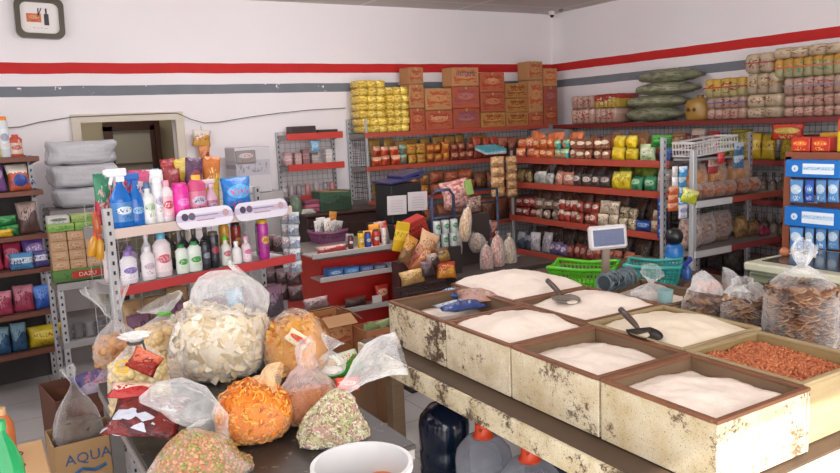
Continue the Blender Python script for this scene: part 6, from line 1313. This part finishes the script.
def hang(px, py0, py1, w_, Y, cols, style, desc, tilt=0, t=.09, name='puff_bag', wrap=False, pl=None):
    p0, p1 = at(px, py0, Y), at(px, py1, Y); h = p0.z-p1.z
    tt = thing(name, desc, 'snack bag', (p1.x, Y, p1.z)); tt.rotation_euler = (0, tilt, rnd.uniform(-.2, .2))
    bm = bmesh.new(); R = random.Random(int(px)); s = .018
    me = loft([(0, 0, 0), (0, 0, h*.08), (0, 0, h*.3), (0, 0, h*.6), (0, 0, h*.82), (0, 0, h*.95)], [(w_*.3, t*.3), (w_*.46, t*.46), (w_*.5, t*.5), (w_*.46, t*.46), (w_*.32, t*.32), (w_*.1, t*.1)], amp=.08, seed=int(px))
    ob('puffs', me, printed(*cols, style, .6, .6), tt)
    ob('clear_wrap', loft([(0, 0, -.004), (0, 0, h*.08), (0, 0, h*.3), (0, 0, h*.6), (0, 0, h*.84), (0, 0, h*.95), (0, 0, h*1.06)], [(w_*.32, t*.35), (w_*.5, t*.5), (w_*.54, t*.56), (w_*.5, t*.5), (w_*.34, t*.34), (w_*.08, t*.08), (w_*.16, t*.1)], amp=.1, seed=int(px), cap1=False), film(.12), tt)
    return tt
PF = ('#c8a070', '#dcc098', '#a87c4c'); PKc = ('#b88474', '#d0a898', '#a86058')
hang(463, 205, 241, .105, 4.9, PF, 'fine', 'long tilted bag of tan puffs hanging beside the trolley', .25)
hang(480, 230, 249, .15, 4.95, ('#a8907c', '#c4ac98', '#8c705c'), 'fine', 'greyish tan bag right of the long puff bag', -.5)
hang(487, 243, 272, .11, 4.7, PKc, 'fine', 'left pinkish puff bag in the hanging cluster by the flour'); hang(498, 233, 268, .12, 4.72, PKc, 'fine', 'middle pink puff bag in the hanging cluster by the flour'); hang(510, 235, 270, .12, 4.78, ('#bca488', '#d4c0a4', '#a08868'), 'fine', 'right beige puff bag in the hanging cluster by the flour')
hang(456, 228, 256, .10, 4.85, ('#6c605c', '#9c908c', '#4c4444'), 'wave', 'dark clear bag hanging below the trolley handle')
# chips strings on gondola post
for i, px in enumerate((497, 511)):
    p = at(px, 157, 6.1 if i else 6.05); tt = thing('puff_string', ['left', 'right'][i]+' hanging string of tan puffs at the far gondola post', 'snack strip', (p.x, p.y, p.z))
    for k in range(4 if i == 0 else 5):
        ob('puff_pack', pillow(.17 if i == 0 else .13, .105 if i == 0 else .09, .1, k), printed('#c89c70', '#dcb88c', '#a87c50', 'mottle', .5, .6), tt, (0, 0, -(k+1)*(.10 if i == 0 else .082)))
p = at(495, 160, 6.15); o = ob('teal_packet_box', box_mesh(.26, .2, .05, .006), printed('#b0b8c0', '#3ca0b0', '#d0d8dc', 'wave', .4, 0), None, (p.x+.0, 6.22, 1.53), (.25, 0, 0)); tag(o, 'teal and white tray on top of the far gondola post', 'tray')
# popcorn bag
p = at(466, 209, 5.2); o = ob('popcorn_bag', pillow(.30, .24, .12, 3), printed('#b88078', '#d0a8a0', '#a05850', 'fine', .35, .5), None, (p.x, 5.3, p.z), (-.15, -.12, 0)); tag(o, 'large pink popcorn bag above the blue rack', 'snack bag')
ob('green_label', box_mesh(.07, .02, .13, .003), mat('#88a858', .5), o, (.11, -.045, .09))
o2 = ob('snack_packet', pillow(.16, .14, .08, 1), printed('#8c6c60', '#b09888', '#6c4840', 'fine'), None, (p.x+.14, 5.28, p.z-.05)); tag(o2, 'small tan packet at the lower right of the popcorn bag', 'packet')
static = static_box('popcorn_stand', p.x-.18, p.x+.24, 5.2, 5.45, 0, p.z-.055, mat('#3a2f2c', .6)); tag(static, 'dark box stand below the pink popcorn bag', 'stand')
# red carton, tins bundle, sausages
p = at(421, 233, 4.8); o = ob('red_box', box_mesh(.22, .12, .14, .004), printed('#b02c20', '#c84030', '#7c1c18', 'band', .5, 0), None, (p.x, 4.9, p.z-.04), (.1, -.35, -.1)); tag(o, 'tilted red box with dark lettering right of the yellow box', 'box')
ob('lettering', text_mesh('CHACHO', .045), mat('#5c1814', .5), o, (0, -.063, .08))
q0 = at(445, 247, 4.74); o = static_box('display_block', q0.x-.10, q0.x+.12, 4.70, 4.80, 0, q0.z-.002, mat('#2f2624', .6)); tag(o, 'narrow dark stand beneath the white and green tins', 'stand')
for L in range(2):
    for i in range(3):
        q = at(437+8.5*i, 247, 4.74); q.z += .102*L; t = thing('milk_tin', ['lower', 'upper'][L]+' row, '+['left', 'middle', 'right'][i]+' white and green tin of the tin pyramid', 'tin', (q.x+.012*L, 4.75, q0.z+.103*L)); ob('tin_body', lathe([(.028, 0), (.029, .002), (.029, .098), (.028, .1)], 20), printed('#c4ccc8', '#2c7c4c', '#d8dcd8', 'logo', .3, 0), t); ob('tin_lid', lathe([(.0275, .0995), (.0275, .102), (0, .102)], 20), mat('#a8a8a8', .3, .6), t)
for i, (px, py, w_, h, c_, tl, ds) in enumerate([(411, 268, .09, .24, ('#b06050', '#c88070', '#8c4840'), .95, 'long pinkish sausage pack, upper left of the heap'), (417, 272, .09, .22, ('#c07848', '#d89868', '#984c30'), .85, 'orange-brown sausage pack below the pinkish one'), (427, 262, .13, .20, ('#c89068', '#dcb088', '#a86c48'), .5, 'tan bread-like pack at the right of the heap'), (405, 262, .08, .18, ('#8c6440', '#c89040', '#6c3c28'), .6, 'brown and yellow packet at the left of the heap'), (433, 262, .08, .16, ('#b87c50', '#d0a070', '#8c5434'), .2, 'small orange-tan packet right end of the heap')]):
    q = at(px, py, 4.62); o = ob('sausage_pack', pillow(w_*1.35, h*1.15, .07, i), printed(*c_, 'wave', .25, .5), None, (q.x-.02, 4.64-.03*(i % 2), q.z), (-.2, tl, 0)); tag(o, ds, 'packet')
o = static_box('display_block', 2.62, 3.02, 4.68, 4.80, 0, .85, mat('#4c2c28', .6)); tag(o, 'dark stand behind the heap of sausage packs', 'stand')
for i, (px, py, w_, h, c_, ds) in enumerate([(414, 284, .19, .1, ('#b08850', '#d0ac70', '#8c6438'), 'tan packet on the small wire basket'), (447, 278, .16, .12, ('#c87c2c', '#a83c2c', '#e0b050'), 'orange and red packet right of the dark packets'), (429, 276, .12, .11, ('#3c3034', '#6c5458', '#242024'), 'dark packet between the tan and orange packets'), (437, 268, .12, .10, ('#4c3c38', '#a08878', '#2c2428'), 'brown-black packet above the orange and red one'), (447, 262, .12, .10, ('#a88040', '#6c4c38', '#c8a868'), 'gold and brown packet above the orange and red one')]):
    q = at(px, py, 4.45); o = ob('snack_packet', pillow(w_, h, .07, i), printed(*c_, 'wave', .3, .5), None, (q.x, 4.45+.04*(i > 2), q.z), (-.3, rnd.uniform(-.2, .2), rnd.uniform(-.2, .2))); tag(o, ds, 'packet')
q = at(428, 288, 4.42); t_ = thing('wire_stand', 'dark wire stand carrying small packets behind the far flour bin', 'stand', (q.x, 4.45, 0)); bm = bmesh.new()
for x in (-.2, 0, .2): tube(bm, [(x, 0, 0), (x, 0, q.z)], .01, 5)
for i in range(14): tube(bm, [(-.2+i*.4/13, -.1, q.z), (-.2+i*.4/13, .1, q.z)], .003, 4)
tube(bm, [(-.2, -.1, q.z), (.2, -.1, q.z), (.2, .1, q.z), (-.2, .1, q.z), (-.2, -.1, q.z)], .006, 5); tube(bm, [(-.2, -.1, q.z-.12), (.2, -.1, q.z-.12)], .004, 5)
for i in range(14): tube(bm, [(-.2+i*.4/13, -.1, q.z), (-.2+i*.4/13, -.1, q.z-.12)], .003, 4)
bbox(bm, 0, 0, .01, .45, .25, .02); ob('frame', mesh_of(bm), mat('#3c3836', .4, .4), t_)
for i in range(6):
    q = at(468+6*i, 222+2*i, 5.35); o = ob('snack_packet', pillow(.1, .14, .05, i), printed(*[('#7c3034', '#b07078', '#402028'), ('#48587c', '#8898b0', '#283048'), ('#8c4438', '#b87c6c', '#502420')][i % 3], 'wave'), None, (q.x, 5.42, q.z-.06)); reg(o, 'hangm', ('dark red and blue packets', ''), 'hanging on the blue rack', 'packet')

# ================================================================== LEFT FOREGROUND
open_carton(.52, 4.75, .0, .52, .42, .40, .12, 'large brown open carton on the tiles left of the snack table', cols=('#6c4434', '#7c4c38', '#5c3a2c'), flaps=False)
o = ob('plastic_pack', pillow(.28, .24, .14, 2), printed('#a89cb0', '#5c5484', '#b07078', 'wave', .3, .6), None, (.60, 4.75, .30), (-1.1, 0, .4)); tag(o, 'purple and white bundle inside the large brown carton', 'pack')
t_ = open_carton(.325, 3.66, .0, .27, .24, .51, .05, 'kraft carton printed AQUA in blue under the snack bags', cols=('#a8865c', '#a8865c', '#b08c60'), flaps=False, txt='AQUA', tcol='#284c7c', ts=.068)
bm = bmesh.new(); tube(bm, [(-.07, -.126, .365), (-.03, -.127, .385), (.02, -.127, .365), (.07, -.126, .38)], .008, 5); ob('wave_print', mesh_of(bm), mat('#285c8c', .6), t_)
t_ = bag('plastic_bag', 'clear bag with a pointed top above the AQUA carton', (.315, 3.67, .36), .105, .09, .38, 'chip', ['#6c5c50', '#5c4c44'], .02, 40, flare=((-.02, .02, .08), (.03, .03)), seed=41, fill=.5, fa=.05, alpha=.02)
o = ob('carton', box_mesh(.5, .4, .78, .006), printed('#c0996c', '#c0996c', '#b48c60', 'carton', .7, .05), None, (-.12, 2.74, 0), (0, 0, 0)); tag(o, 'tan carton with ring marks at the bottom left corner', 'box')
for k in range(3):
    bm = bmesh.new(); rr = [(.10-.02+.022*math.cos(a), -.202, .70-.065*k+.022*math.sin(a)) for a in [2*pi*q/16 for q in range(17)]]; tube(bm, rr, .0025, 5); ob('ring_mark', mesh_of(bm), mat('#5c3c28', .6), o, (.10, 0, 0))
    bm = bmesh.new(); tube(bm, [(.16-.02+.022*math.cos(a), .1-.11*k+.022*math.sin(a), .781) for a in [2*pi*q/16 for q in range(17)]], .0025, 5); ob('ring_mark', mesh_of(bm), mat('#5c3c28', .6), o, (.02, 0, 0))
GT = tinted('#2ca060', .55)
t_ = thing('soda_bottle', 'large green soda bottle at the bottom left corner', 'bottle', (.00, 1.98, .84)); t_.rotation_euler = (0, 0, .4)
ob('bottle_body', lathe([(.035, 0), (.044, .01), (.044, .12), (.040, .14), (.040, .2), (.044, .215), (.042, .25), (.028, .295), (.014, .325), (.013, .34)], 32), GT, t_); ob('cap', lathe([(.016, .335), (.016, .355), (.014, .358)]), mat('#2c8c50', .4), t_); ob('label_band', lathe([(.0415, .13), (.0415, .205)], 32), printed('#3c9c60', '#2c4c88', '#c8d8cc', 'wave', .3, 0), t_)
t_ = thing('soda_stand', 'low counter at the left frame edge carrying the soda bottle', 'counter', (-.15, 1.98, 0)); ob('counter_body', box_mesh(.36, .3, .84), mat('#7c6450', .6), t_)
t_ = thing('syrup_bottle', 'orange-brown bottle behind the green soda bottle at the left edge', 'bottle', (at_y(-2, 390, 2.85).x, 2.82, .782)); ob('body', lathe([(.032, 0), (.034, .01), (.034, .12), (.024, .145), (.013, .16)]), mat('#a85c30', .35), t_); ob('cap', lathe([(.015, .155), (.015, .18)]), mat('#b89468', .5), t_)

# ================================================================== labels of the counted sets
def plural_ok(s): return s
bad = 0
for key, L in REG.items():
    modes = L[0][3]; n = len(L)
    pl = L[0][2]; ds, wd = L[0][1] if isinstance(L[0][1], tuple) else (L[0][1], '')
    LL = sorted(L, key=lambda e: (e[0].location.z if modes == 'v' else proj(e[0].location)[0]))
    for i, (o, _, _, _) in enumerate(LL):
        row = {'rear': 'rear row', 'lower': 'lower layer', 'upper': 'upper layer', 'lower rear': 'rear lower layer', 'upper rear': 'rear upper layer', '': ''}.get(wd, wd)
        if n == 1:
            d1_ = ds[:-1] if ds.endswith('s') else ds; lab = ' '.join(x for x in (d1_, row, pl) if x)
        else:
            nn = NUM[n] if n < len(NUM) else str(n)
            if i == 0: o_ = 'lowest' if modes == 'v' else 'leftmost'
            elif i == n-1: o_ = 'highest' if modes == 'v' else 'rightmost'
            else: o_ = ORD[i+1]+(' from bottom' if modes == 'v' else ' from left')
            lab = ' '.join(x for x in (o_, 'of', nn, ds, row, pl) if x)
        w_ = lab.split()
        if len(w_) > 16:
            lab = lab.replace(' of the ', ' of ').replace('in upper layer', 'upper layer').replace('in lower layer', 'lower layer'); w_ = lab.split()
        if len(w_) > 16: print('LONG', len(w_), lab)
        o['label'] = lab
        if n > 1: o['group'] = ' '.join((ds, pl))
